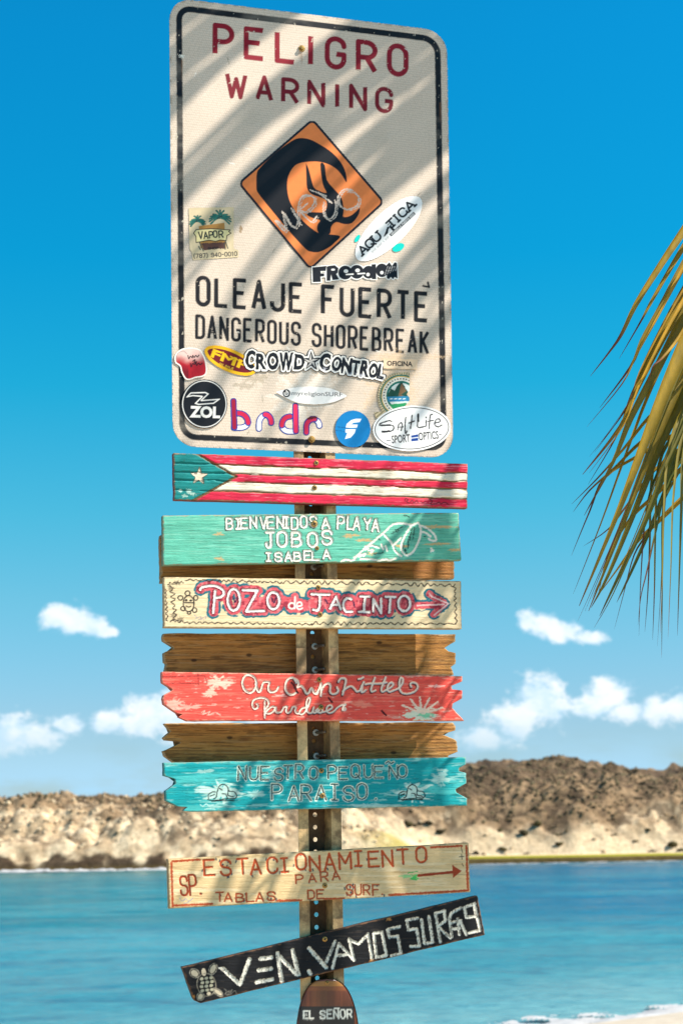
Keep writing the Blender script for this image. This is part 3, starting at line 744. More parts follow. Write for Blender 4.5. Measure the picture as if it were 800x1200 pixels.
grid_solid('sheet', cv, DS, 0, M_SHEET, wroot, keep=keep, edge=0, smooth=True,
           masks=[('border_line', bm, 'black border line'), ('lettering', np.maximum(L1, 0), 'dark red PELIGRO heading'), ('lettering', L2, 'dark red WARNING heading'),
                  ('lettering', L3*(cv.X < 363), 'black OLEAJE'), ('lettering', L3*(cv.X > 363), 'black FUERTE'), ('accent_mark', L5, None), ('lettering', L4*(cv.X < 361), 'black DANGEROUS'), ('lettering', L4*(cv.X > 361), 'black SHOREBREAK')])
# aluminium plate behind the sheeting, with its rim
pts = OUT[:, 0]; n = len(pts); Vf = survey(pts[:, 0], pts[:, 1], DS-.0003); Vb = Vf-N*.0021
mesh_obj('plate', np.concatenate([Vf, Vb]), [tuple(range(n))[::-1], tuple(range(n, 2*n))]+[(i, (i+1) % n, n+(i+1) % n, n+i) for i in range(n)], M_ALU, wroot)
for (bx_, by_) in ((353.5, 57), (365, 515)):
    p = survey(float(bx_), float(by_), DS); bo = cyl('bolt', p-N*.001, N, .0075, .0035, M_BRASS, wroot, seg=18); cyl('bolt_head', p+N*.002, N, .0048, .0042, M_BRASS, bo, seg=6)

# --- stickers -----------------------------------------------------------------------------------
_lv = [0]
def sticker(name, label, E, paint, grow=0, step=.42, mat=None, pad=2, masks_fn=None):
    E = np.asarray(E, float); mn, mx = E.reshape(-1, 2).min(0)-pad-grow, E.reshape(-1, 2).max(0)+pad+grow
    nx_, ny_ = int((mx[0]-mn[0])/step)+1, int((mx[1]-mn[1])/step)+1
    X, Y = np.meshgrid(np.linspace(mn[0], mx[0], nx_), np.linspace(mn[1], mx[1], ny_)); c = Canvas(X, Y)
    sdv = c.sdf(E, 12+grow)-grow
    ms = paint(c, sdv) or []
    if hasattr(c, 'cut'): sdv = c.cut
    c.c *= (1+(c.nz(.3, .3, 7, 3)-.5)*.10)[..., None]
    curl = sstep(-sdv, 3.0, 0)*.0004*c.nz(.1, .1, 3, 2); c.h += curl
    _lv[0] += 1
    p = survey(float((mn[0]+mx[0])/2), float((mn[1]+mx[1])/2), DS)
    return grid_solid(name, c, DS+.0004+.00012*_lv[0], 0, mat or M_STICK, wroot, edge=0, keep=(sdv < 0).astype(float), masks=ms), c

DC = zm([(405, 36), (762, 450), (393, 787), (36, 356)], 270, 130, 4.21)
def p_dia(c, sd):
    c.fill(srgb(232, 130, 66)); c.fill(srgb(34, 32, 36), sstep(-sd, 3.0, 2.2))
    wave = zm([(128,380),(130,310),(150,276),(225,205),(300,150),(340,134),(390,140),(440,165),(500,205),(545,255),(568,305),(572,352),(550,318),(520,285),(480,262),(430,250),(370,252),(325,265),(295,300),(280,350),(285,420),(310,480),(360,545),(430,600),(480,608),(540,618),(515,648),(490,670),(440,695),(400,695),(370,680),(300,605),(220,510),(140,410)], 270, 130, 4.21)
    man = zm([(372,258),(385,285),(398,335),(412,378),(440,395),(474,404),(455,360),(443,262),(465,268),(475,340),(520,395),(548,430),(558,490),(556,522),(590,518),(620,495),(637,478),(632,510),(600,552),(560,558),(522,548),(497,570),(490,606),(450,615),(428,590),(430,560),(442,540),(410,530),(380,515),(385,500),(420,500),(462,498),(475,470),(470,440),(440,425),(400,410),(378,380),(374,320)], 270, 130, 4.21)
    B = srgb(24, 22, 24); m1 = c.area(poly_edges(smooth_path(wave+[wave[0]], 4)), B); m2 = c.area(poly_edges(smooth_path(man+[man[0]], 3)), B)
    wh = srgb(208, 190, 172)
    sc_ = [[(222,545),(268,592),(262,520),(258,500),(300,566),(330,560),(335,470),(352,425),(385,415),(412,430),(410,462),(372,498),(340,490),(395,545),(425,520)],
           [(228,540),(275,585)],[(300,480),(345,560)],[(462,450),(458,500),(480,535),(510,515),(520,470),(515,440)],[(598,388),(560,388),(532,420),(535,462),(575,485),(622,468),(632,430),(605,398),(580,400)],[(395,390),(470,420)],[(430,400),(500,455)],[(380,455),(330,500)]]
    c.stroke([smooth_path(zm(p, 270, 130, 4.21)) for p in sc_], 1.5, wh, dry=2.4, seed=6)
    c.stroke([smooth_path(zm([(q[0]+9, q[1]+6) for q in p], 270, 130, 4.21)) for p in sc_[:5]], 1.0, wh, dry=2.8, seed=9)
    return [('wave_symbol', m1, 'black breaking wave symbol'), ('swimmer_symbol', m2*(1-m1), 'black tumbling swimmer symbol')]
sticker('pictogram', 'orange diamond pictogram with black wave and tumbling swimmer', rr_edges(DC, 7), p_dia, step=.5)

def p_vapor(c, sd):
    c.fill(srgb(205, 186, 148)); Q = lambda L: zm(L, 215, 235, 10)
    for cx, cy, r, a0, n in ((165, 240, 85, 150, 11), (430, 200, 120, 150, 13)):
        for k in range(n):
            a = math.radians(a0 + k*(240/(n-1))); ex, ey = cx+r*math.cos(a)*1.05, cy+r*math.sin(a)*.72+ (30 if abs(math.cos(a)) > .6 else 0)
            c.stroke([smooth_path(Q([(cx, cy), ((cx+ex)/2, (cy+ey)/2-14), (ex, ey)]))], 2.0, srgb(34, 48, 50), dry=.8)
            c.stroke([smooth_path(Q([(cx, cy), ((cx+ex)/2, (cy+ey)/2-14), (ex, ey)]))], 1.0, srgb(40, 122, 104))
    c.area(poly_edges(Q([(180, 300), (480, 260), (500, 560), (200, 560)])), srgb(176, 126, 62))
    c.area(poly_edges(Q([(210, 500), (490, 490), (480, 560), (240, 580)])), srgb(92, 62, 50), dry=2)
    for L in ([(190, 490), (235, 590)], [(180, 540), (200, 575)], [(490, 470), (520, 560)], [(480, 500), (490, 570)]): c.stroke([np.array(Q(L))], 1.3, srgb(70, 74, 64))
    S_ = Q([(120,382),(150,340),(330,330),(548,345),(530,365),(558,382),(510,410),(500,470),(430,462),(380,478),(300,465),(150,492),(148,420)])
    m = c.area(poly_edges(S_), srgb(46, 40, 30), grow=.5); c.area(poly_edges(S_), srgb(226, 210, 150), grow=-.5)
    t = c.stroke(word('VAPOR', Q([(190, 452)])[0], Q([(462, 425)])[0], 7.6, .28, jit=.5), 1.5, srgb(20, 30, 36))
    c.stroke(word('SHOP', Q([(290, 575)])[0], Q([(410, 568)])[0], 2.4, .4), .7, srgb(30, 24, 24))
    t2 = c.stroke(word('(787) 940-0010', Q([(122, 675)])[0], Q([(628, 645)])[0], 4.6, .42), .95, srgb(40, 40, 46))
    return [('lettering', t, 'dark hand lettering'), ('lettering', t2, 'dark phone number')]
sticker('sticker', 'tan palm hut sticker reading VAPOR with a phone number', poly_edges(zm([(60,85),(590,75),(590,560),(645,585),(645,665),(110,700),(95,600),(70,560)], 215, 235, 10)), p_vapor, step=.36)

def blob(cx, cy, rx, ry, rot=0): return poly_edges(arc(cx, cy, rx, ry, 0, 352, rot, 44))
for (cx, cy, rx, ry, rt) in ((418.5, 279.5, 5, 2.4, -58), (466.5, 290, 7.5, 4.5, -28)):
    sticker('sticker_scrap', 'bright teal scrap of an older round sticker', blob(cx, cy, rx, ry, rt), lambda c, sd: c.fill(srgb(0, 196, 180)))
def p_aq(c, sd):
    c.fill(srgb(240, 238, 232)); K = srgb(26, 26, 28); e = np.array([.727, -.687])
    a, b = np.array([425., 299.]), np.array([487.5, 240.]); up = (-.687, -.727)
    ch = 'AQUATICA'; ts = []; P = a.copy(); 
    for i, g in enumerate(ch):
        if i == 3: continue
        x0 = [0, .125, .25, .375, .53, .665, .74, .87][i]; x1 = x0+[.105, .105, .105, .13, .10, .03, .105, .115][i]
        p0, p1 = a+(b-a)*x0, a+(b-a)*x1; hh = 8.6+abs(i-3.6)*.25
        st = word(g if g != 'I' else 'i', p0, p1, hh, 0, up=up); ts += st
        if g in 'AUTI':                 # slab serifs
            u_ = np.array(up)
            for q in ((p0, p1) if g in 'A' else ((p0+u_*hh, p1+u_*hh) if g == 'U' else ((p0+p1)/2,))): ts.append(np.array([q-e*1.6, q+e*1.6]))
    t = c.stroke(ts, 2.25, K)
    m = (a+b)/2+np.array([-1.2, -.5])
    c.area(poly_edges([m+(-6, 9), m+(-1.5, -3), m+(1, -4), m+(-1, 5)]), K, dry=1.2); c.area(poly_edges([m+(1.5, -6), m+(8, .5), m+(5, 1.5), m+(1, -2.5)]), K, dry=1)
    c.stroke([smooth_path([m+(-1, -5), m+(1.6, -8), m+(3, -6), m+(2, -3)])], .8, K)
    b0, b1 = np.array([457.2, 276.0]), np.array([485.5, 249.5]); u_ = np.array(up)*1.8
    c.area(poly_edges([b0+u_, b1+u_, b1-u_, b0-u_]), K)
    c.stroke(word('AGUADILLA PUERTO RICO', b0+e*1.5-np.array(up)*1, b1-e*1.5-np.array(up)*1, 2.0, .5, up=up), .42, srgb(240, 238, 232))
    c.stroke(word('DIVE SURF & SUP'.replace('&', 'X'), np.array([436.5, 296.5]), np.array([456, 278.3]), 2.0, .5, up=up), .45, srgb(150, 148, 146))
    return [('lettering', t, 'black slab lettering')]
sticker('sticker', 'white oval sticker reading AQUATICA set at a slant', blob(455.2, 268, 51.5, 19.5, -44), p_aq, step=.4)

def p_free(E):
    def f(c, sd):
        c.fill(srgb(240, 236, 226)); m = c.area(E, srgb(26, 26, 30))
        for (x, y) in ((394.5, 320.5), (411.5, 319.8), (427.5, 321), (443, 317.5)): c.area(blob(x, y, 2.0, 2.0), srgb(240, 236, 226))
        c.stroke([np.array([(398, 318.5), (407, 318)]), np.array([(414, 318), (422, 317.4)])], .9, srgb(240, 236, 226))
        c.stroke([np.array([(448, 317), (450, 313)]), np.array([(452, 320), (455, 314)])], .8, srgb(200, 196, 190), dry=1.5)
        return [('lettering', m, 'chunky black FREEDOM letters')]
    return f
FE = []
def chunk(x0, y0, x1, y1): FE.append(poly_edges([(x0, y0), (x1, y0-.4), (x1, y1-.6), (x0, y1)]))
base = [(366.5, 311.8), (463.5, 309.3)]
FE = [poly_edges(zm(P, 190, 120, 2.286)) for P in (
 [(402,442),(440,438),(438,452),(424,452),(425,458),(434,458),(434,466),(424,467),(425,481),(403,482)],
 [(446,438),(462,436),(472,444),(470,456),(466,460),(474,474),(456,476),(452,462),(450,478),(440,478),(440,440)])]
FE += [blob(190+x/2.286, 120+y/2.286, 8.2, 8.2) for (x, y) in ((490, 456), (521, 454))]
FE += [blob(190+553/2.286, 120+455/2.286, 7.6, 7.6), poly_edges(zm([(560,434),(572,433),(573,474),(561,474)], 190, 120, 2.286)), blob(190+588/2.286, 120+450/2.286, 7.4, 8)]
FE += [poly_edges(zm([(600,436),(608,428),(615,438),(622,428),(628,430),(630,472),(622,468),(618,474),(612,468),(606,474),(601,470)], 190, 120, 2.286))]
def p_freedom(c, sd):
    W_ = srgb(240, 236, 226); c.fill(W_); K = srgb(26, 26, 30); m = np.zeros(c.X.shape)
    c.cut = np.minimum.reduce([c.sdf(E, 6) for E in FE])-1.3
    for E in FE: m = np.maximum(m, c.area(E, K))
    for (x, y) in ((551, 461), (588, 456)): c.area(blob(190+x/2.286, 120+y/2.286, 2.0, 2.0), W_)
    for (x0, y0) in ((492, 452), (523, 450)):
        c.area(blob(190+x0/2.286, 120+y0/2.286, 2.6, 2.1), W_); c.stroke([np.array(zm([(x0+1, y0+9), (x0+19, y0+8)], 190, 120, 2.286))], 1.5, W_)
    c.stroke([np.array(zm([(455, 448), (460, 448)], 190, 120, 2.286))], 2, W_)
    for k in range(5): c.stroke([np.array(zm([(596+k*7, 462-k*3), (604+k*6, 440)], 190, 120, 2.286))], .6, srgb(190, 186, 180), dry=1.6, seed=k)
    return [('lettering', m, 'chunky black FREEDOM letters')]
# union of all letter outlines, grown, makes the cut edge
sticker('sticker', 'black and white cut-out sticker reading FREEDOM', poly_edges(zm([(398,438),(440,434),(470,433),(500,434),(560,430),(572,429),(596,432),(608,424),(628,426),(632,474),(616,478),(590,474),(575,478),(540,477),(500,478),(462,480),(402,486)], 190, 120, 2.286)), p_freedom, grow=1.0)

def p_fmf(c, sd):
    c.fill(srgb(236, 176, 22)); c.fill(srgb(112, 24, 30), sstep(-sd, 3.4, 3.9))
    a, b = np.array([246.5, 418.]), np.array([287., 434.])
    t = c.area(type_edges('FMF', a, b, 9.5, slant=-.0, bold=.03, up=(.35, -.94)), srgb(244, 190, 20)); c.stroke([np.array([(249, 412), (262, 413)]), np.array([(270, 417.5), (283, 424)])], 1.2, srgb(244, 190, 20))
    c.stroke(word('ON SALE', (257, 427), (273, 433), 2.0, .5), .5, srgb(236, 190, 60)); return [('lettering', t, 'slanted yellow FMF letters')]
sticker('sticker', 'yellow and maroon oval sticker reading FMF', blob(269.8, 422.5, 32.5, 13.2, 24), p_fmf)

def jag_letters(txt, xs, y0, y1, hh, seed):
    rnd = random.Random(seed); out = []
    for ch, (xa, xb) in zip(txt, xs):
        f = lambda x: y0+(y1-y0)*(x-xs[0][0])/(xs[-1][1]-xs[0][0]); j = rnd.uniform(-1.2, 1.2)
        out.append(type_edges(ch, (xa, f(xa)+j), (xb, f(xb)+j*.3), hh+rnd.uniform(-1.5, 1.5), bold=.035))
    return out
cx_l = jag_letters('CROWD', [(287, 298), (300, 312), (313, 326), (327, 343), (344, 356)], 432, 434, 18, 1)
ct_l = jag_letters('CONTROL', [(374, 386), (387, 398), (399, 411), (411, 420), (421, 431), (431, 441), (441, 449)], 432.5, 445, 17, 2)
star = [(364.5+ (11 if k % 2 == 0 else 4.6)*math.sin(k*math.pi/5), 423.5-(11.5 if k % 2 == 0 else 4.6)*math.cos(k*math.pi/5)) for k in range(10)]
def hull_poly(L, g):
    return None
def p_cc(c, sd):
    K = srgb(24, 24, 28); Wt = srgb(234, 228, 216); D = None
    for E in cx_l+ct_l+[poly_edges(star)]:
        d = c.sdf(E, 8); D = d if D is None else np.minimum(D, d)
    D = D+(c.nz(.22, .22, 3, 2)-.5)*1.6; c.cut = D-3.1
    c.fill(K); c.fill(Wt, sstep(D, 2.3, 1.9)); m = sstep(D, .5, .0); c.fill(K, m)
    ds = c.sdf(poly_edges(star), 6); c.fill(srgb(196, 190, 180), sstep(ds, -.6, -1.1))
    for k in range(5): c.area(poly_edges([(364.5, 423.5), star[k*2], star[(k*2+1) % 10]]), K, grow=-.3)
    c.fill(srgb(200, 200, 206), m*sstep(c.nz(.2, .3, 8, 3), .52, .7)*sstep(c.Y-428-(c.X-374)*.17, 0, 5)*(c.X > 372)*.8)
    return [('lettering', m*(ds > .5), 'jagged black lettering with white outlines')]
# the cut edge follows the letters, 4 points out
_E = np.concatenate([poly_edges([(281,412),(300,409),(330,408),(352,410),(360,406),(365,408),(370,410),(392,413),(412,414),(436,424),(450,428),(452,440),(446,452),(430,448),(405,443),(372,438),(364,439),(352,438),(330,440),(300,440),(284,438)])])
sticker('sticker', 'jagged black and white sticker reading CROWD CONTROL with a star', _E, p_cc, grow=.3, step=.38)

def p_seal(c, sd):
    cx, cy = 470, 464; r = np.hypot(c.X-cx, c.Y-cy); a = np.arctan2(c.Y-cy, c.X-cx)
    c.fill(srgb(196, 178, 140)); c.fill(srgb(120, 110, 80), (np.sin(a*60) > .2)*(r > 25.2)*.8); c.fill(srgb(26, 106, 92), (r < 25)*1.0); c.fill(srgb(196, 160, 84), (r < 23.6)*1.0)
    c.fill(srgb(224, 218, 200), (r < 22.4)*1.0); c.fill(srgb(92, 90, 80), (r < 21)*(r > 19.4)*(np.sin(a*38) > -.1)*1.0); c.fill(srgb(26, 106, 92), (r < 17.6)*1.0); c.fill(srgb(206, 214, 206), (r < 15.2)*1.0)
    c.area(poly_edges([(454, 462), (458, 455), (462, 458), (466, 451), (470, 447), (474, 453), (479, 462), (479, 466), (454, 466)]), srgb(34, 74, 58), dry=1.5)
    c.area(poly_edges([(470, 449), (476, 458), (470, 462), (474, 466), (466, 466)]), srgb(120, 92, 62), dry=1); c.area(poly_edges([(453, 465), (480, 464), (480, 470), (455, 471)]), srgb(44, 124, 160), dry=1)
    c.area(poly_edges([(456, 474), (476, 472), (478, 480), (462, 482)]), srgb(40, 140, 84), dry=1)
    for k in range(4): c.stroke([np.array([(457+k*5, 467.5), (459.5+k*5, 467.2)])], 1, srgb(226, 232, 230))
sealE = poly_edges([(479.5, 436.5), (474, 436), (466, 436.4), (458, 438.5), (450, 444), (444.5, 452), (442, 462), (443, 474), (447.5, 482), (438, 483), (440, 490), (452, 490), (466, 484), (479.5, 470), (479.5, 466), (476, 462), (479.5, 458)])
sticker('sticker', 'round municipal seal sticker in teal and gold, partly torn and covered', sealE, p_seal)
def p_ofi(c, sd):
    c.fill(srgb(226, 196, 160)); t = c.area(type_edges('OFICINA', (453, 428.6), (483, 429.6), 5.4, bold=.035), srgb(28, 26, 28)); return [('lettering', t, None)]
sticker('sticker', 'yellowed paper strip reading OFICINA', poly_edges([(449, 419.5), (489, 421), (488.5, 433), (449, 432)]), p_ofi, step=.36)

def p_iron(c, sd):
    c.fill(srgb(236, 228, 214)); inner = sstep(-sd, 1.4, 1.9); g = sstep(c.Y+ (c.nz(.1, .1, 4, 3)-.5)*10, 412, 428)
    c.fill(srgb(224, 190, 176), inner); c.fill(srgb(168, 24, 36), inner*g); c.fill(srgb(96, 12, 26), inner*sstep(c.Y-(c.X-205)*.35, 421, 432)*(c.X < 221)*.8)
    c.stroke([smooth_path(zm([(75, 140), (80, 110), (110, 95), (130, 110)], 190, 390, 4.444))], .7, srgb(150, 130, 124))
    K = srgb(40, 20, 24); t = c.stroke([smooth_path(zm(p, 190, 390, 4.444)) for p in ([(135,118),(140,135),(148,122),(158,130),(160,118),(168,128),(176,118),(184,126),(192,116)],[(160,148),(172,140),(168,156),(180,150),(176,160)],[(148,160),(152,178),(160,160),(168,165),(176,158),(180,170),(190,158),(198,166),(210,158)])], 1.2, K)
    return [('lettering', t, 'loose black script')]
sticker('sticker', 'red and white blob-shaped sticker with Iron & Resin script', poly_edges(smooth_path(zm([(64,140),(68,115),(100,84),(150,76),(195,85),(215,110),(230,150),(234,205),(215,228),(175,236),(145,246),(120,240),(100,205),(92,175),(70,158),(64,140)], 190, 390, 4.444))), p_iron)

def p_zol(c, sd):
    c.fill(srgb(24, 23, 26)); Wt = srgb(226, 222, 212); c.fill(Wt, sstep(np.abs(-sd-1.7), .8, .3)); f = lambda L: zm(L, 190, 390, 4.444)
    Zp = f([(128,335),(150,312),(225,310),(242,318),(205,352),(300,345),(268,368),(190,374),(172,368),(208,332),(160,328)])
    m = c.area(poly_edges(Zp), Wt, grow=.4); c.area(poly_edges(Zp), srgb(26, 28, 34), grow=-.9)
    t = c.area(type_edges('ZOL', f([(143, 441)])[0], f([(302, 446)])[0], 12.2, bold=.045), Wt); return [('lettering', t, 'bold white ZOL letters'), ('logo_mark', m, 'white outlined slanting Z mark')]
sticker('sticker', 'round black sticker reading ZOL under a slanting Z', blob(239.6, 473.4, 27.2, 28.8), p_zol)

def f5(L): return [(265+x/6.667, 455+y/6.667) for x, y in L]
rp = lambda L, r: round_path([L[0]]+[p+(1,) for p in L[1:-1]]+[L[-1]], r)
B_UP = rp(f5([(70, 195), (172, 195), (172, 270)]), 11); B_LO = rp(f5([(172, 262), (172, 308), (62, 308)]), 9)
R_WH = rp(f5([(257, 315), (257, 205), (320, 205)]), 11); R_RD = rp(f5([(305, 205), (352, 205), (352, 270)]), 9)
D_UP = rp(f5([(500, 220), (435, 220), (435, 290)]), 10); D_LO = rp(f5([(435, 285), (435, 338), (530, 338)]), 9)
R2_L = rp(f5([(626, 345), (626, 240), (690, 240)]), 9); R2_R = rp(f5([(668, 240), (728, 240), (728, 292)]), 9)
B_ST = np.array(f5([(58, 100), (65, 305)])); D_ST = np.array(f5([(541, 138), (545, 335)]))
BR = [B_UP, B_LO, R_WH, R_RD, D_UP, D_LO, R2_L, R2_R, B_ST, D_ST]
def p_brdr(c, sd):
    blue = srgb(30, 56, 140); pk = srgb(216, 44, 80); dkr = srgb(150, 24, 50); Wt = srgb(234, 230, 226); c.fill(blue)
    for P, col in ((B_LO, Wt), (B_UP, srgb(196, 34, 66)), (B_ST, dkr), (R_WH, Wt), (R_RD, pk), (D_LO, Wt), (D_UP, srgb(190, 34, 62)), (D_ST, pk), (R2_R, Wt), (R2_L, pk)):
        c.stroke([P], 7.6, blue); c.stroke([P], 4.9, col)
    c.stroke([np.array(f5([(640, 236), (700, 226)]))], 3.0, srgb(96, 30, 34), dry=1.5)
allbr = []
def band_edges(paths, r):
    return paths
def brdr():
    mn, mx = np.array([266., 462.]), np.array([384., 514.]); st = .38
    X, Y = np.meshgrid(np.arange(mn[0], mx[0], st), np.arange(mn[1], mx[1], st)); c = Canvas(X, Y); sdv = c.dist(BR, 10)-3.75
    p_brdr(c, sdv); c.c *= (1+(c.nz(.3, .3, 7, 3)-.5)*.10)[..., None]
    o = grid_solid('sticker', c, DS+.0004, 0, M_STICK, wroot, edge=0, keep=(sdv < 0).astype(float)); o['label'] = 'cut-out letters brdr in pink and white with blue outlines'
brdr()

def p_rel(c, sd):
    c.fill(srgb(238, 234, 226)); K = srgb(40, 38, 40)
    c.area(blob(335.6, 460.8, 4.6, 4.8), K); c.stroke([arc(335.6, 461, 2.3, 2.4, -60, 200), np.array([(335.6, 457.6), (335.6, 461.5)])], 1.0, srgb(238, 234, 226))
    t = c.area(type_edges('myreligionSURF', (341.5, 464.6), (401, 466.2), 4.8, bold=.01), srgb(84, 82, 82)); return [('lettering', t, 'thin grey lettering')]
sticker('sticker', 'narrow white leaf-shaped sticker reading myreligionSURF', poly_edges(np.concatenate([smooth_path([(323.5, 459), (344, 454.2), (366, 453.2), (388, 455.5), (406.5, 463.5)]), smooth_path([(405, 465.5), (388, 472), (366, 474), (344, 470.5), (324, 460)])])), p_rel, step=.34)

def p_f(c, sd):
    c.fill(srgb(14, 118, 178)); Wt = srgb(238, 238, 236)
    A = zm([(228,455),(252,448),(281,448),(272,465),(240,468),(228,478),(222,478),(262,478),(258,494),(200,494),(205,475)], 360, 390, 4.444)
    B = zm([(199,502),(252,502),(246,522),(226,545),(196,553),(208,522),(198,518)], 360, 390, 4.444)
    m = np.maximum(c.area(poly_edges(A), Wt), c.area(poly_edges(B), Wt)); c.stroke([smooth_path([(395, 500), (402, 501), (410, 502)]), smooth_path([(393, 504), (404, 506)])], .8, srgb(10, 80, 130), dry=1.5)
    return [('logo_mark', m, 'white slanting f mark')]
sticker('sticker', 'round blue sticker with a white slanting f', blob(413.3, 502.8, 20.8, 21.8), p_f)

def p_salt(c, sd):
    c.fill(srgb(240, 238, 232)); K = srgb(32, 30, 32); c.fill(K, sstep(np.abs(-sd-2.6), .75, .25)); f = lambda L: smooth_path(zm(L, 360, 390, 4.444))
    t = c.stroke([f(p) for p in ([(438,462),(425,458),(385,470),(378,482),(430,480),(450,490),(440,510),(400,518),(388,514)], [(470,505),(475,480),(488,468),(494,482),(488,508)], [(470,492),(498,490)], [(512,440),(508,480),(510,524),(518,512)], [(545,430),(540,470),(536,498)], [(528,470),(556,460)],
        [(578,425),(574,460),(576,492),(612,488)], [(618,455),(618,486)], [(617,440),(619,442)], [(650,425),(640,430),(636,460),(634,500)], [(626,462),(656,456)], [(664,470),(690,462),(684,448),(668,455),(662,478),(680,490),(700,480)])], 1.5, K, dry=.9)
    c.stroke([f([(385,482),(430,481)]), f([(576,425),(577,460)]), f([(390,515),(425,512)])], 2.2, K, dry=.8)
    t2 = c.area(type_edges('SPORT', zm([(440, 577)], 360, 390, 4.444)[0], zm([(536, 569)], 360, 390, 4.444)[0], 9, bold=.02), K)
    t3 = c.area(type_edges('OPTICS', zm([(580, 562)], 360, 390, 4.444)[0], zm([(684, 552)], 360, 390, 4.444)[0], 9, bold=.02), K)
    c.area(poly_edges(zm([(540,535),(577,528),(577,562),(540,566)], 360, 390, 4.444)), srgb(20, 66, 140)); c.stroke([np.array(zm([(540, 549), (577, 544)], 360, 390, 4.444))], 1.0, srgb(238, 238, 236))
    c.stroke([np.array(zm([(412, 562), (434, 559)], 360, 390, 4.444)), np.array(zm([(686, 530), (696, 529)], 360, 390, 4.444))], 1, K)
    return [('lettering', t, 'black brush script'), ('lettering', t2, 'black capitals SPORT'), ('lettering', t3, 'black capitals OPTICS')]
sticker('sticker', 'white oval sticker with Salt Life SPORT OPTICS lettering', blob(482.2, 502, 45.8, 26.8, -3), p_salt)

# fix sticker labels (grid_solid returns the base mesh)
# --- flag board ---------------------------------------------------------------------------------
def finish(cv): cv.c = np.clip(cv.c, 0.002, 1)
C = [(203.5, 530.8), (547.5, 543.5), (547.3, 595.5), (204.5, 585.5)]
cv = Canvas(*make_grid(C, STEP, wob=.4, seed=3)); J, I = np.meshgrid(np.linspace(0, 1, cv.X.shape[0]), np.linspace(0, 1, cv.X.shape[1]), indexing='ij')
wood_base(cv, srgb(206, 34, 66), 20, .16)
cv.fill(srgb(240, 150, 160), sstep(cv.nz(.03, 1.1, 21, 5), .60, .72)*.55)
wv = (cv.nz(.06, .2, 22, 3)-.5)*.05; tt = J+wv
st = [.215, .405, .575, .79]
for a, b_ in ((st[0], st[1]), (st[2], st[3])):
    m = sstep(tt, a-.01, a+.01)*sstep(tt, b_+.01, b_-.01); cv.fill(srgb(228, 220, 198), m); cv.fill(srgb(170, 140, 96), m*sstep(cv.nz(.06, .8, 24, 5), .60, .72)*.55)
gm = 0
for a in st:
    w_ = .016+.022*(cv.nz(.07, .3, int(a*100), 3)); m = sstep(np.abs(tt-a), w_, w_*.5)*sstep(cv.nz(.05, .5, int(a*77), 3), .28, .40); cv.fill(srgb(122, 92, 46), m*.9); cv.h -= m*.0018; gm = np.maximum(gm, m)
tri = [(228, 530), (276.5, 558.5), (226, 586), (190, 590), (190, 520)]
m = sstep(cv.sdf(poly_edges(tri)), .5, -.5); tcol = cv.nz(.06, .9, 33, 4); cv.fill(srgb(14, 122, 118), m); cv.c *= (1+m*(tcol-.5)*.6)[..., None]
gm2 = cv.stroke([np.array([(226, 529), (277, 558.5), (224, 588)])], 2.6, srgb(110, 82, 48), dry=1.2, depth=.0015)
sp_ = [(233.5+(9.8 if k % 2 == 0 else 4.0)*math.sin(k*math.pi/5+.06), 558-(10 if k % 2 == 0 else 4.0)*math.cos(k*math.pi/5+.06)) for k in range(10)]
cv.area(poly_edges(sp_), srgb(60, 74, 60), grow=1.0, dry=1.5); sm = cv.area(poly_edges(sp_), srgb(222, 204, 178), dry=1.2); cv.h -= sm*.001
for x_, y_ in ((212, 575), (216, 581), (222, 575), (226, 579), (221, 577)): cv.splat(x_, y_, 4, 2.4, srgb(180, 206, 190), .7, seed=x_, fx=.6, fy=.6)
cv.stroke([smooth_path(zm(p, 370, 520, 4.444)) for p in ([(462,300),(466,285),(480,292),(470,300),(484,308)], [(490,305),(500,296),(510,306),(524,296),(530,306)], [(545,300),(556,308),(570,300)], [(590,288),(604,300),(596,316),(620,314)], [(625,314),(640,304),(650,314),(668,304),(690,316)])], .9, srgb(60, 24, 30))
crackle(cv, 44, srgb(120, 60, 50), .71, .03, .6); edge_wear(cv, srgb(140, 110, 80), 5, 1.3); finish(cv)
rt = board_root(C, TB, 'red and white striped flag board with teal triangle and star, just under the metal sign')
grid_solid('plank', cv, TB, TB, M_WOOD, rt, masks=[('star', sm, 'cream star'), ('triangle', m*(1-sm)*(1-gm2), 'teal triangle at the left end')], sidecol=srgb(120, 50, 46)); [screw(x, y, TB, rt) for x, y in ((370.5, 542.5), (368.5, 571.5))]

# --- green welcome board --------------------------------------------------------------------------
C = [(191, 604, ), (537, 600.8), (540.3, 656.5), (191.3, 662.3)]
cv = Canvas(*make_grid(C, STEP, wob=.5, seed=8)); wood_base(cv, srgb(94, 178, 152), 30, .12)
cv.fill(srgb(140, 206, 180), sstep(cv.nz(.03, .9, 31, 5), .55, .7)*.5); cv.fill(srgb(58, 140, 122), sstep(cv.nz(.06, 1.1, 32, 5), .66, .74)*.45)
for x_, y_, rx in ((508, 617.5, 22), (424, 633, 12), (512, 637, 16), (533, 645, 9), (410, 628, 12), (256, 626, 8), (258, 655, 7), (435, 649, 8), (470, 640, 9)): cv.splat(x_, y_, rx, 2.6, srgb(214, 164, 104), .75, seed=int(x_), fx=.08, fy=.8)
txt = word('BiENVENiDOS', (267, 619.8), (370.5, 618), 12.8, .42, jit=.7, seed=3) + word('A', (378, 619.2), (386.5, 619), 12.5) + word('PLAYA', (395.5, 619.5), (444, 621.5), 13.5, .38, jit=.8, seed=5)
txt2 = word('JOBOS'.replace('J', 'j'), (313, 640.5), (389.5, 638.5), 17.5, .6, jit=.7, seed=7); txt3 = word('iSABELA', (313, 656.8), (387, 655), 10, .5, jit=.8, seed=9)
sh_ = lambda L, dx, dy: [np.asarray(P)+(dx, dy) for P in L]
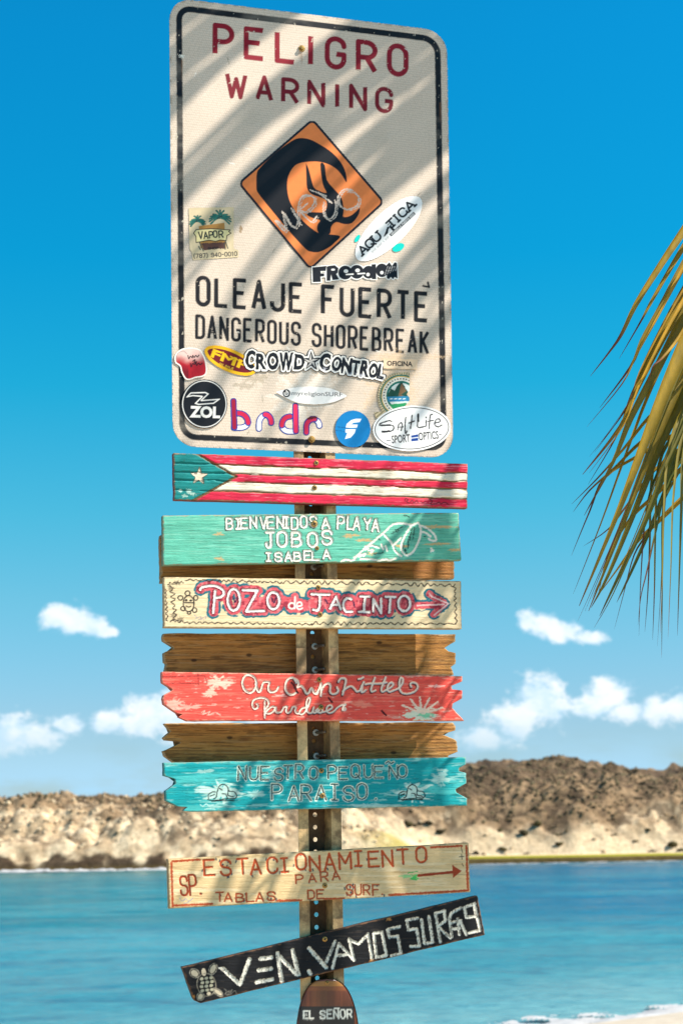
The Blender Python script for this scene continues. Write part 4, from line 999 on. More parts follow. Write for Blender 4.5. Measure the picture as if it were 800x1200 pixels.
cv.stroke(sh_(txt+txt2+txt3, -1.1, .6), 3.7, srgb(48, 62, 54), dry=1.6, seed=2)  # dark offset strokes: groove shade painted beside the letters
lm = cv.stroke(txt, 2.6, WHITE, dry=1.1, depth=.0014); lm2 = cv.stroke(txt2, 3.1, WHITE, dry=1.0, depth=.0014); lm3 = cv.stroke(txt3, 2.4, WHITE, dry=.9, depth=.0012)
f = lambda L: smooth_path(zm(L, 400, 595, 5.333))
dood = [f(p) for p in ([(480,95),(440,110),(400,170),(375,230),(380,275),(410,298),(450,270),(485,200),(495,140),(480,95)], [(90,310),(150,250),(200,210),(270,150),(320,105),(380,97),(430,105),(478,97)], [(270,170),(300,205),(322,235),(330,262),(350,285),(372,302)], [(322,235),(345,215),(372,188)], [(490,110),(540,132),(580,170),(590,205),(560,205),(545,195)], [(500,150),(530,160),(555,180)], [(560,255),(572,268),(560,272)],
      [(0,335),(30,322),(60,330),(85,320)], [(80,310),(120,290),(110,305),(150,285),(140,300)], [(120,320),(160,318),(180,322),(215,326)], [(230,330),(280,322),(300,328),(340,315)], [(210,240),(235,250)], [(250,230),(260,260)], [(275,240),(285,268)], [(150,240),(195,235)], [(170,265),(200,262),(185,280)], [(150,260),(170,250)])]
cv.stroke([f(p) for p in ([(390,200),(385,260)], [(395,260),(405,285)], [(440,130),(425,200)], [(455,125),(445,200)], [(420,180),(415,250)], [(200,290),(260,280)], [(320,150),(380,120)], [(315,160),(360,140)], [(335,140),(350,150)], [(385,50),(410,52),(425,60)], [(230,195),(240,200)], [(515,178),(528,180)])], 1.5, srgb(44, 84, 74), dry=2.6, seed=5)
dm = cv.stroke(dood, 2.4, WHITE, dry=1.4, depth=.0008)
crackle(cv, 45, srgb(52, 96, 82), .70, .03, .7); edge_wear(cv, srgb(150, 140, 110), 15, 1.3); finish(cv)
rt = board_root(C, TB, 'sea green board welcoming to Playa Jobos Isabela with a surfboard doodle')
grid_solid('plank', cv, TB, TB, M_WOOD, rt, masks=[('lettering', lm, 'white carved BIENVENIDOS A PLAYA'), ('lettering', lm2, 'white carved JOBOS'), ('lettering', lm3, 'white carved ISABELA'), ('surf_doodle', dm, 'white wave and surfboard drawing')], sidecol=srgb(104, 134, 108))
[screw(x, y, TB, rt, r) for x, y, r in ((368, 614, .0068), (371.5, 642.5, .0045))]

# --- cream arrow board ------------------------------------------------------------------------------
C = [(192, 676), (539.8, 681), (540.5, 737), (192.5, 735.5)]
cv = Canvas(*make_grid(C, STEP, wob=.4, seed=12)); wood_base(cv, srgb(226, 204, 162), 50, .06); cv.fill(srgb(196, 160, 108), sstep(cv.nz(.02, .7, 51, 4), .6, .75)*.35)
a5 = lambda L: zm(L, 185, 670, 4.444); a6 = lambda L: zm(L, 365, 670, 4.444)
POZ = [a5([(300,98),(290,212)]), smooth_path(a5([(222,92),(235,80),(290,72),(335,90),(345,115),(330,130),(300,135)])), arc(185+397/4.444, 670+145/4.444, 32/4.444, 56/4.444), a5([(445,95),(520,97),(462,205),(555,203)]), arc(185+603/4.444, 670+150/4.444, 31/4.444, 44/4.444)]
DE = [a5([(714,130),(712,192)]), arc(185+697/4.444, 670+178/4.444, 3.6, 3.4), smooth_path(a5([(722,180),(748,176),(744,160),(728,162),(722,182),(735,196),(752,190)]))]
JAC = [a6([(0,116),(95,118)]), smooth_path(a6([(45,120),(44,170),(35,198),(10,198)])), a6([(98,190),(128,130),(152,195)]), a6([(108,172),(140,172)]), smooth_path(a6([(208,142),(180,140),(165,172),(178,205),(212,207)])), a6([(255,128),(302,128)]), a6([(280,128),(272,205)]), a6([(248,208),(302,210)]),
       a6([(322,207),(322,142),(362,215),(362,140)]), a6([(385,130),(436,132)]), a6([(411,131),(405,212)]), arc(365+482/4.444, 670+165/4.444, 7, 9)]
ARR = [a6([(550,176),(690,170)]), a6([(612,112),(625,130),(712,166)]), a6([(712,166),(638,225)])]
ALL = POZ+JAC; D = np.minimum(cv.dist(ALL, 12), cv.dist(DE, 12)+.8); Da = cv.dist([ARR[0], a6([(612,116),(690,165),(636,222)])], 10)+1.4; D = np.minimum(D, Da)
conn = cv.dist([a5([(420,165),(640,150),(780,175)]), a6([(0,165),(480,170)])], 10)
D = np.minimum(D, conn-.5); nzz = (cv.nz(.35, .35, 55, 4)-.5)
tm = sstep(D+nzz*2.6, 8.3, 7.6)*sstep(D+nzz*1.5, 5.0, 5.5)*sstep(cv.nz(.08, .15, 56, 3), .30, .38); cv.fill(srgb(20, 104, 118), tm)
pm = sstep(D+nzz*2.4, 5.7, 5.1); cv.fill(srgb(206, 64, 84), pm*.93); cv.fill(srgb(140, 30, 52), pm*sstep(cv.nz(.2, .25, 57, 3)+.12*(cv.X < 262), .55, .68)*.8); cv.fill(srgb(226, 130, 130), pm*sstep(cv.nz(.4, .2, 58, 3), .6, .72)*.7)
cv.stroke(a5_l := [smooth_path(a5([(390,130),(402,160),(415,128)])), smooth_path(a5([(592,135),(604,160),(618,132)])), np.array(a6([(215,155),(225,185)])), np.array(a6([(70,145),(85,165)]))], 1.6, srgb(44, 20, 60), dry=2.0)
cv.stroke(sh_(ALL, -.9, .4), 4.6, srgb(96, 18, 40), dry=2.0); pzm = cv.stroke(ALL, 2.7, srgb(240, 230, 220), dry=1.4, depth=.001); dem = cv.stroke(DE, 1.8, srgb(240, 232, 220)); am = cv.stroke(ARR, 1.6, srgb(226, 190, 186), dry=1.2)  # darker shifted strokes paint a shaded edge along the letters
def wiggle(x0, y0, x1, y1, am_, per, seed):
    n_ = int(abs(x1-x0)+abs(y1-y0)); t = np.linspace(0, 1, n_); ph = np.cumsum(.6+vnoise(t*20, t*0, seed))*2*math.pi/per/1.1
    off = np.sin(ph)*am_*(.4+vnoise(t*9, t*0, seed+1)); L = math.hypot(x1-x0, y1-y0)
    return np.stack([x0+(x1-x0)*t-(y1-y0)/L*off, y0+(y1-y0)*t+(x1-x0)/L*off], -1)
wl = [wiggle(217, 679.5, 330, 682.5, 1.2, 7, 1), wiggle(330, 682, 533, 686, 1.8, 9, 2), wiggle(222, 729.5, 365, 731.5, .9, 8, 3), wiggle(365, 730.5, 534, 731, 1.5, 9, 4), wiggle(532.5, 687, 534, 731, 1.3, 6, 6), wiggle(201, 686, 206, 727, 2.4, 7, 7), wiggle(197, 684, 215, 682, 1, 5, 8), wiggle(200, 727, 222, 730, 1.2, 6, 9), wiggle(194, 690, 196, 728, 1.2, 5, 10)]
wm = cv.stroke(wl, 1.3, srgb(52, 42, 34), dry=1.4)
for cx_, cy_ in ((201, 690), (203, 722), (212, 726), (207, 683)): cv.splat(cx_, cy_, 5, 4, srgb(60, 50, 40), .6, seed=int(cy_), fx=.7, fy=.7)
tq = lambda x, y, rx, ry, rot=0: arc(185+x/4.444, 670+y/4.444, rx/4.444, ry/4.444, rot=rot)
tur = [tq(161, 166, 28, 42), np.array(a5([(134,160),(190,162)])), tq(155, 112, 13, 12), tq(118, 136, 13, 11), tq(198, 136, 11, 12), tq(132, 192, 12, 11), tq(192, 200, 11, 12), tq(163, 214, 9, 7), tq(148, 148, 4, 3), tq(172, 150, 4, 3), smooth_path(a5([(148,178),(160,184),(172,180)]))]
tmm = cv.stroke(tur, 1.5, srgb(34, 28, 26), dry=.5)
cv.stroke([smooth_path(a5([(190,225),(205,240),(195,245),(225,232),(222,246),(250,232),(248,246)])), smooth_path(a5([(212,250),(235,246),(240,256)]))], .8, srgb(160, 150, 150), dry=1)
edge_wear(cv, srgb(150, 120, 84), 16, 1.3, .7); finish(cv)
rt = board_root(C, TB, 'cream board with pink POZO de JACINTO lettering and an arrow pointing right')
grid_solid('plank', cv, TB, TB, M_WOOD, rt, masks=[('lettering', pzm, 'white POZO JACINTO letters in a pink and teal glow'), ('lettering', dem, 'small white de'), ('arrow', am, 'pale arrow line'), ('turtle_drawing', tmm, 'small line drawing of a turtle'), ('wavy_frame', wm, 'black squiggled frame line')], sidecol=srgb(176, 146, 104))
[screw(x, y, TB, rt) for x, y in ((373, 688.5), (375, 720))]

# --- coral board ----------------------------------------------------------------------------------
C = [(190, 787.3), (541, 792.2), (541.8, 844.6), (190, 844.6)]
L_ = [(0, 0), (.22, 0), (.34, 11), (.38, 12), (.48, 2), (.55, .5), (.66, 2), (.84, 17), (.86, 24), (.92, 19), (1, 30)]; R2 = [(0, 0), (.12, 0), (.22, 12), (.30, 12), (.32, 0), (.50, 0), (.62, 11), (.72, 12), (1, -2)]
cv = Canvas(*make_grid(C, STEP, L_, R2, wob=.5, seed=21)); wood_base(cv, srgb(226, 82, 70), 60, .09)
cv.fill(srgb(240, 130, 108), sstep(cv.nz(.03, .5, 61, 4), .56, .72)*.6); cv.fill(srgb(238, 190, 170), sstep(cv.nz(.10, .6, 62, 5), .68, .76)*.5); cv.fill(srgb(176, 44, 40), sstep(cv.nz(.08, .9, 63, 5), .66, .76)*.35)
cv.splat(254, 800, 20, 9, srgb(232, 196, 172), .95, 64); cv.splat(247, 812, 9, 6, srgb(226, 190, 166), .9, 65); cv.splat(204, 826, 13, 10, srgb(222, 170, 150), .9, 66, .3, .3); cv.splat(220, 829, 22, 4, srgb(232, 180, 160), .7, 67)
cv.splat(494, 836, 24, 10, srgb(214, 222, 196), .95, 68); 
for a_ in (-150, -120, -95, -70, -45, -20): cv.stroke([np.array([(494, 836), (494+26*math.cos(math.radians(a_)), 836+19*math.sin(math.radians(a_)))])], 2.2, srgb(236, 204, 180), dry=2.4, seed=a_+200)
cv.splat(497, 839, 10, 4, srgb(96, 196, 150), .8, 69); cv.splat(330, 815, 8, 2.6, srgb(240, 190, 176), .7, 70); cv.splat(512, 804, 10, 2.2, srgb(244, 190, 176), .8, 71); cv.splat(425, 825, 16, 5, srgb(236, 140, 116), .7, 72)
cv.stroke([np.array([(191, 793), (240, 792), (243, 800)]), np.array([(196, 800.5), (232, 801)]), np.array([(232, 789), (233, 802)])], .8, srgb(120, 30, 30), dry=1)
b7 = lambda L: smooth_path(zm(L, 185, 735, 4.444)); b8 = lambda L: smooth_path(zm(L, 365, 735, 4.444))
c1 = lambda L: smooth_path(zm(L, 275, 785, 8)); c2 = lambda L: smooth_path(zm(L, 370, 785, 6.667))
r1 = [c1(p) for p in ([(150,48),(110,50),(85,80),(75,130),(95,185),(140,214),(180,195),(205,140),(192,78),(150,48),(122,42)], [(200,130),(212,180),(228,205),(248,190),(268,125),(290,112),(328,118),(318,160),(328,200),(360,208),(390,195),(414,160)],
     [(578,118),(560,85),(535,72),(500,88),(478,140),(482,195),(510,228),(545,230),(580,212)], [(540,72),(585,95),(600,130),(590,160),(625,150),(650,180),(672,220),(695,215),(722,168),(745,215),(770,218),(800,165)])]
r1 += [c2(p) for p in ([(0,180),(12,185),(28,150),(42,105)], [(42,108),(45,160),(42,202)], [(44,165),(70,118),(100,105),(115,125),(112,170),(135,190),(165,180),(176,160),(166,135)], [(178,92),(195,68),(225,66),(236,85),(226,130),(210,192)], [(212,168),(245,138),(280,128),(305,150),(322,168),(345,160),(358,130),(375,95)], [(334,72),(352,68),(370,58)], [(368,110),(360,150),(362,175),(390,158)],
     [(462,60),(446,105),(432,150),(440,170),(465,160)], [(546,58),(528,105),(512,150),(520,170),(545,160)], [(388,112),(430,106),(500,106),(552,98)], [(545,160),(585,138),(604,112),(590,98),(568,115),(558,150),(575,170),(608,160)], [(608,160),(650,140),(678,100),(680,70),(664,62),(654,95),(654,145),(676,180),(720,186),(770,170),(795,140),(788,110),(760,98),(738,110),(746,132)])]
r2 = [c1(p) for p in ([(208,318),(222,335),(210,360),(185,362),(168,325),(182,282),(230,262),(285,265),(318,292),(318,330),(292,362)], [(286,290),(284,370),(286,446)], [(385,356),(360,342),(320,365),(298,398),(325,408),(365,388),(388,350),(385,385),(405,400),(440,390),(462,348)], [(462,348),(492,345),(484,385),(500,402),(525,390),(546,348),(575,352),(568,385),(585,405),(612,408)],
     [(668,352),(635,358),(610,395),(625,415),(660,395),(695,330),(712,268),(690,262),(676,310),(680,380),(700,405),(725,398),(742,350)], [(742,350),(735,390),(755,402),(800,372)])]
r2 += [c2(p) for p in ([(0,318),(22,300),(36,290)], [(36,290),(52,315),(42,335),(12,330)], [(50,330),(90,320),(124,300),(124,280),(100,278),(84,305),(98,335),(135,328),(175,290),(210,272),(234,270),(215,290),(212,315)])]
dot = arc(370+224/6.667, 785+306/6.667, 1.3, 1.5)
cv.stroke(sh_(r1+r2, -1.0, .8), 3.4, srgb(104, 36, 30), dry=1.6); lm = cv.stroke(r1, 2.3, srgb(240, 216, 196), dry=.8, depth=.0014); lm2 = cv.stroke(r2+[dot], 2.0, srgb(240, 216, 196), dry=.7, depth=.0014)  # shifted dark script first, painted as the shade of the grooves
cv.stroke([np.array([(385, 818), (389, 823)]), np.array([(447, 833), (452, 838)]), np.array([(342, 800), (346, 806)]), np.array([(345, 806), (349, 812)])], 2.2, srgb(70, 20, 24), dry=1.5)
cv.stroke([smooth_path([(236, 835), (240, 833), (238, 837), (246, 834), (244, 838), (252, 835), (258, 838)])], .9, srgb(240, 190, 170), dry=1)
edge_wear(cv, srgb(214, 150, 124), 26, 1.5, .8); finish(cv)
rt = board_root(C, TB, 'coral red board with notched ends and white script Our Own Littel Paradise')
grid_solid('plank', cv, TB, TB, M_WOOD, rt, masks=[('lettering', lm, 'white script Our Own Littel'), ('lettering', lm2, 'white script Paradise')], sidecol=srgb(190, 90, 70)); [screw(x, y, TB, rt) for x, y in ((374, 796.5), (376, 828.5))]

# --- teal board ----------------------------------------------------------------------------------
C = [(192, 893.8), (545.5, 887), (547, 944), (193, 952)]
L_ = [(0, 0), (.26, 0), (.33, 13), (.43, 13), (.57, 1.5), (.76, 1.5), (.88, 15), (.85+.05, 16), (.905, 30), (1, 22)]
L_ = [(0, 0), (.26, 0), (.33, 13), (.43, 13), (.57, 1.5), (.76, 1.5), (.88, 15), (.90, 27), (.97, 22), (1, 34)]
R2 = [(0, 0), (.15, 0), (.22, 8), (.29, 8), (.33, 0), (.54, 0), (.66, 13), (.73, 12), (.85, 0), (1, 0)]
cv = Canvas(*make_grid(C, STEP, L_, R2, wob=.5, seed=23)); wood_base(cv, srgb(8, 146, 150), 80, .12)
cv.fill(srgb(90, 196, 188), sstep(cv.nz(.02, .18, 81, 4), .55, .72)*.55); cv.fill(srgb(168, 216, 204), sstep(cv.nz(.05, .35, 82, 5), .62, .74)*.55); cv.fill(srgb(4, 84, 92), sstep(cv.nz(.06, 1.0, 83, 5), .64, .74)*.5)
for cx, cy, rx, ry, k_ in ((260, 929, 30, 13, .85), (483, 929, 28, 13, .9), (300, 931, 14, 5, .5), (430, 944, 50, 3, .6), (515, 912, 12, 14, .5), (320, 905, 9, 3, .4), (240, 904, 14, 3, .5), (250, 945, 20, 3, .4)): cv.splat(cx, cy, rx, ry, srgb(196, 222, 208), k_, int(cx), .12, .5)
t1 = word('NUESTRO', (279, 914.5), (371, 913.3), 15, .45, jit=.8, seed=11, up=(.04, -1)); t1b = word('PEQUENO', (384.5, 912.5), (478, 911), 14.5, .42, jit=.7, seed=12) + [smooth_path([(452, 894.5), (455, 892.5), (458, 894.5), (461, 893)])]
t2 = word('PARAiSO.', (319.5, 937.5), (441, 937.5), 17.5, .5, jit=.6, seed=13)
lm = cv.stroke(t1+t1b, 2.9, srgb(214, 222, 204), dry=1.2); lm2 = cv.stroke(t2, 3.3, srgb(222, 228, 210), dry=1.2)
cv.stroke(t1+t1b+t2, 1.5, srgb(14, 78, 80), dry=1.0, depth=.0016)
def hat(cx, cy, s):
    A_ = lambda L: smooth_path([(cx+x*s, cy+y*s) for x, y in L])
    return [A_([(-16, 6), (-16, 1), (-11, -2), (-6, -2), (-4, -8), (1, -11), (6, -8), (8, -3), (14, -2), (17, 3), (14, 6), (8, 6), (-2, 7), (-12, 8), (-17, 7)]), A_([(-6, -2), (-7, 4), (-10, 6)]), A_([(7, -4), (7, 2), (14, 4)]), A_([(0, 0), (4, 1), (6, 5)]), A_([(-14, 3), (-9, 1)]), A_([(-3, -6), (0, -4)]), A_([(-12, 9), (2, 8), (14, 8)])]
hm = cv.stroke(hat(260.5, 930, 1.0)+hat(482, 929.5, .92), 1.3, srgb(22, 34, 34), dry=.8)
cv.stroke([smooth_path([(235, 943), (238, 945), (242, 942), (245, 945), (250, 943)]), smooth_path([(240, 948.5), (246, 947.5), (252, 948.5)])], .9, srgb(170, 210, 200), dry=1)
crackle(cv, 84, srgb(20, 50, 50), .73, .03, .7); edge_wear(cv, srgb(130, 150, 130), 27, 1.4, .7); finish(cv)
rt = board_root(C, TB, 'bright teal board with notched ends reading NUESTRO PEQUEÑO PARAISO between two hats')
grid_solid('plank', cv, TB, TB, M_WOOD, rt, masks=[('lettering', lm, 'white outlined NUESTRO PEQUEÑO'), ('lettering', lm2, 'white outlined PARAISO'), ('hat_drawing', hm*(cv.X < 370), 'black line drawing of a hat at the left'), ('hat_drawing', hm*(cv.X > 370), 'black line drawing of a hat at the right')], sidecol=srgb(30, 110, 108)); [screw(x, y, TB, rt) for x, y in ((376.5, 903), (377.5, 932.5))]

# --- surfboard parking board -------------------------------------------------------------------------
C = [(197, 1006.5), (548.5, 987.5), (550.8, 1045.5), (198.8, 1064.8)]
cv = Canvas(*make_grid(C, STEP, wob=.3, seed=25)); wood_base(cv, srgb(216, 186, 136), 90, .06); cv.fill(srgb(232, 210, 168), sstep(cv.nz(.02, .3, 91, 4), .5, .65)*.6); cv.fill(srgb(170, 134, 88), sstep(cv.nz(.03, .9, 92, 5), .63, .72)*.5)
OR = srgb(172, 72, 36)
frame = [np.array(p) for p in ([(201, 1011), (202.5, 1062)], [(202, 1009.5), (234, 1007.3)], [(204, 1061), (249, 1059.3)], [(324, 1055.5), (353, 1055)], [(380, 1053.6), (403, 1053)], [(505, 993), (541, 991.3)], [(546, 991.5), (548, 1043.5)], [(456, 1048.8), (547, 1043.6)])]
fms = [('frame_line', cv.stroke([q], 2.6, OR, dry=1.8), None) for q in frame]
t1 = word('ESTACiONAMiENTO', (241.5, 1026.5), (497.5, 1011.5), 17.5, .55, jit=.7, seed=21); t2 = word('PARA', (345.5, 1035), (399, 1030.8), 10.5, .8, jit=.6, seed=22); t3 = word('TABLAS', (252, 1057), (322.5, 1055.5), 10, .42, jit=.6, seed=23)+word('DE', (361, 1053.3), (379, 1052.6), 10, .4, seed=24)+word('SURF.', (406.5, 1050), (450, 1048.6), 12, .42, jit=.6, seed=25); t4 = word('SP.', (212, 1049), (236, 1047), 23, .35, jit=.4, seed=26)
rb = random.Random(8)
for P in t1+t3:                                   # blue-black specks round the letters
    for q in P[::4]:
        if rb.random() < .5: x_, y_ = q[0]+rb.uniform(-3, 3), q[1]+rb.uniform(-2.5, 2.5); cv.stroke([np.array([(x_, y_), (x_+rb.uniform(-1, 1), y_+2)])], 1.5, srgb(34, 62, 78), dry=1)
lm = cv.stroke(t1, 2.7, srgb(186, 78, 38), dry=.9, depth=.0012); lm2 = cv.stroke(t2, 2.0, srgb(170, 78, 42), dry=.9, depth=.001); lm4 = cv.stroke(t3, 2.0, srgb(170, 78, 42), dry=.9, depth=.001); lm3 = cv.stroke(t4, 2.6, srgb(160, 62, 32), dry=.7, depth=.001)
am = cv.stroke([np.array([(490, 1026), (530, 1022)])], 3.2, srgb(150, 56, 30), dry=.8); ar = cv.area(poly_edges([(529.5, 1013.5), (540.8, 1020.5), (530.5, 1029)]), srgb(158, 62, 32), dry=.8)
cv.splat(485, 1028, 6, 3.5, srgb(60, 190, 90), .95, 93, .4, .6); cv.splat(476, 1027, 9, 2.4, srgb(120, 204, 130), .8, 94); cv.stroke([np.array([(478, 1023), (489, 1021)]), np.array([(480, 1030), (488, 1031)])], 1.1, srgb(50, 170, 80), dry=1)
cv.stroke([np.array([(540, 993), (541.5, 999)]), np.array([(538, 1004), (543, 1003.6)]), np.array([(540.5, 1001), (541, 1007)]), np.array([(541, 1012), (542.5, 1015)])], .9, srgb(50, 40, 34))
cv.stroke([smooth_path([(211, 1053), (214, 1056), (218, 1053), (221, 1056), (226, 1053)]), smooth_path([(216, 1058.5), (221, 1057.5)])], .9, srgb(150, 150, 160), dry=1)
edge_wear(cv, srgb(126, 98, 64), 28, 1.2, .7); finish(cv)
rt = board_root(C, TB, 'pale wood board with rust lettering ESTACIONAMIENTO PARA TABLAS DE SURF and an arrow')
grid_solid('plank', cv, TB, TB, M_WOOD, rt, masks=[('lettering', lm, 'rust coloured ESTACIONAMIENTO'), ('lettering', lm2, 'rust coloured PARA'), ('lettering', lm4*(cv.X < 342), 'rust coloured TABLAS'), ('lettering', lm4*(cv.X > 342)*(cv.X < 392), 'rust coloured DE'), ('lettering', lm4*(cv.X > 392), 'rust coloured SURF.'), ('lettering', lm3, 'tall dark SP.'), ('arrow', np.maximum(am, ar), 'rust arrow pointing right'), ]+fms, sidecol=srgb(170, 140, 98)); screw(380.5, 1037.8, TB, rt)

# --- black tilted board ---------------------------------------------------------------------------
C = [(213.5, 1133.5), (559, 1049.5), (567.8, 1095.5), (229, 1177)]
cv = Canvas(*make_grid(C, STEP, [(0, 0), (.78, 0), (.92, 1.5), (1, 6)], [(0, 0), (1, 0)], wob=.7, seed=27)); wood_base(cv, srgb(22, 22, 24), 100, .10)
cv.fill(srgb(64, 56, 50), sstep(cv.nz(.05, .4, 101, 5), .66, .74)*.5)
g7 = lambda L: np.array(zm(L, 205, 1080, 4.324)); g8 = lambda L: np.array(zm(L, 380, 1040, 4.1026)); OW = srgb(222, 216, 198)
thick = [g7([(245,240),(330,318)]), g7([(333,312),(378,192)]), g7([(436,189),(488,181)]), g7([(426,246),(488,239)]), g7([(416,306),(492,292)]), g7([(520,160),(542,300)]), g7([(524,170),(616,266)]), g7([(596,145),(626,268)]), g7([(680,252),(686,264)]), g7([(680,135),(765,232)])]
gm_ = lambda L: np.array(zm(L, 340, 1060, 5))
thin = [gm_(p) for p in ([(262,215),(212,335)], [(248,372),(285,228),(374,326)], [(276,300),(346,290)], [(345,200),(372,318)], [(345,205),(400,230),(448,182)], [(454,170),(480,322)], [(490,168),(536,160),(564,298),(504,310),(490,168)], [(640,130),(570,146),(582,192),(630,185),(648,288),(592,300)], [(745,80),(682,92),(692,150),(740,142),(758,244),(704,246)])]
thin += [g8(p) for p in ( [(466,155),(482,270),(520,264),(502,140)], [(534,125),(556,262)], [(534,125),(576,112),(580,160),(545,188),(604,242)], [(655,98),(610,122),(600,150),(612,236)], [(608,170),(654,160)], [(640,150),(648,226)], [(650,160),(682,226)], [(612,200),(650,196)], [(722,78),(672,96),(682,144),(728,138),(720,80),(748,206),(696,218)])]
bnz = dict(dry=2.2)
lm = cv.stroke(thick, 4.6, OW, dry=1.9, depth=.0016); lm2 = cv.stroke(thin, 3.3, OW, dry=1.8, depth=.0014)
cv.fill(srgb(96, 90, 80), np.maximum(lm, lm2)*sstep(cv.nz(.6, .35, 104, 4), .56, .64)*.7)
ends = [g7([(225,235),(245,238)]), g7([(378,186),(384,192)])]; cv.stroke(ends, 2.0, OW, dry=1.5)
ta = lambda x, y, rx, ry, rot=0: poly_edges(arc(205+x/4.324, 1080+y/4.324, rx/4.324, ry/4.324, 0, 350, rot, 20))
tmk = np.zeros(cv.X.shape)
for (x, y, rx, ry, rot) in ((100, 262, 20, 15, 35), (193, 240, 13, 24, 25), (147, 256, 12, 20, -10), (130, 380, 12, 16, 25), (218, 358, 24, 9, 38), (172, 365, 10, 9, 0)): tmk = np.maximum(tmk, cv.area(ta(x, y, rx, ry, rot), srgb(206, 190, 160), dry=.8))
for k in range(4):
    for j in range(3): tmk = np.maximum(tmk, cv.area(ta(136+j*24+(k % 2)*4, 290+k*20-j*3, 9.5, 7.5, -12), srgb(188, 180, 150), dry=.7))
cv.stroke([arc(205+160/4.324, 1080+320/4.324, 11, 13.5, rot=-10)], .8, srgb(150, 140, 120), dry=1); cv.stroke([arc(205+x/4.324, 1080+y/4.324, rx/4.324, ry/4.324, rot=r_) for (x, y, rx, ry, r_) in ((100, 262, 26, 21, 35), (193, 240, 19, 30, 25), (130, 380, 18, 21, 25), (218, 358, 30, 14, 38))], .7, srgb(170, 160, 140), dry=1.2)
cv.stroke([smooth_path(g7([(250,340),(262,352),(256,366),(275,350),(270,370),(290,345),(284,366),(304,350),(312,366)])), smooth_path(g7([(262,372),(285,368)]))], .8, srgb(110, 106, 96), dry=1)
for (x_, y_) in ((225.5, 1168), (436, 1126), (455, 1077)): cv.splat(x_, y_, 4, 3, srgb(176, 120, 62), .9, int(x_), .5, .5)
edge_wear(cv, srgb(120, 84, 56), 29, 1.3, .75); finish(cv)
rt = board_root(C, TB, 'black tilted board reading VEN. VAMOS SURFAS in rough white strokes with a turtle')
grid_solid('plank', cv, TB, TB, M_WOOD, rt, masks=[('lettering', np.maximum(lm, lm2), 'rough off-white brush letters'), ('turtle_drawing', tmk, 'white turtle carved at the left end')], sidecol=srgb(70, 48, 36)); screw(380.5, 1100.5, TB, rt)

# --- surfboard shaped sign at the bottom ---------------------------------------------------------------
yt, yb = 1147.5, 1440.0; H_ = yb-yt; tt_ = (1-np.cos(np.linspace(0, math.pi, 40)))/2
def halfw(y): 
    v = np.clip((y-yt)/H_, 0, 1); return 39*np.clip(np.sin(np.pi*v**.62), 0, 1)**.56*(1-.10*v)
D0 = TB-.007; st_ = .8; ny = 190; nx = 96
yy_ = yt+H_*(1-np.cos(np.linspace(0, math.pi, ny)))/2; hw_ = np.maximum(halfw(yy_), .2); ctr = 383.6+(yy_-1148)*.012
X = ctr[:, None]+hw_[:, None]*np.linspace(-1, 1, nx)[None, :]; Y = np.repeat(yy_[:, None], nx, 1); cv = Canvas(X, Y)
cv.fill(srgb(98, 50, 28)); g = fbm(X*.5, Y*.03, 110, 4); cv.c *= (1+(g-.5)*.8)[..., None]
cv.fill(srgb(150, 100, 40), sstep(Y, 1149.5, 1150.2)*sstep(Y, 1156.4, 1155.6)); cv.fill(srgb(120, 66, 30), sstep(Y, 1156, 1157)*sstep(Y, 1161.4, 1160.6))
pl = (Y > 1161)*(Y < 1179.5); cv.fill(srgb(104, 62, 34), pl*sstep(np.abs(X-374), 11, 7)*.6); cv.fill(srgb(60, 34, 22), pl*((np.abs(X-371) < .3)+(np.abs(X-378) < .3))*.25)
rim = sstep(np.abs(np.linspace(-1, 1, nx))[None, :]*np.ones((ny, 1)), .90, .97); cv.fill(srgb(168, 78, 34), rim*.55*(X > 384))
lb = (Y > 1179)*(Y < 1211)*(X > 350.5)*(X < 415.2)*1.0; cv.fill(srgb(26, 24, 24), lb)
lm = cv.stroke(word('EL', (356, 1194), (367.5, 1194), 9.2, .45)+word('SENOR', (375.5, 1194.2), (412.5, 1192.5), 9.8, .45)+[smooth_path([(391, 1182.6), (393, 1181.4), (395.5, 1182.4), (397, 1181.4)])], 1.7, WHITE, dry=.7)
finish(cv)
rt = empty('surfboard_sign', survey(383.6, 1290.0, D0+TB*0), 'varnished wooden surfboard-shaped sign with black EL SEÑOR label at the foot of the photo', 'sign')
dome = np.sqrt(np.clip(1-np.linspace(-1, 1, nx)**2, 0, 1)); cv.h += (dome[None, :]-1)*.004
grid_solid('board', cv, D0, .008, M_VARN, rt, masks=[('label_plate', lb*(1-lm), 'black painted name panel'), ('lettering', lm, 'white EL SEÑOR letters')], sidecol=srgb(90, 44, 26), edge=.0002)
screw(383.2, 1151.5, D0, rt, .004)

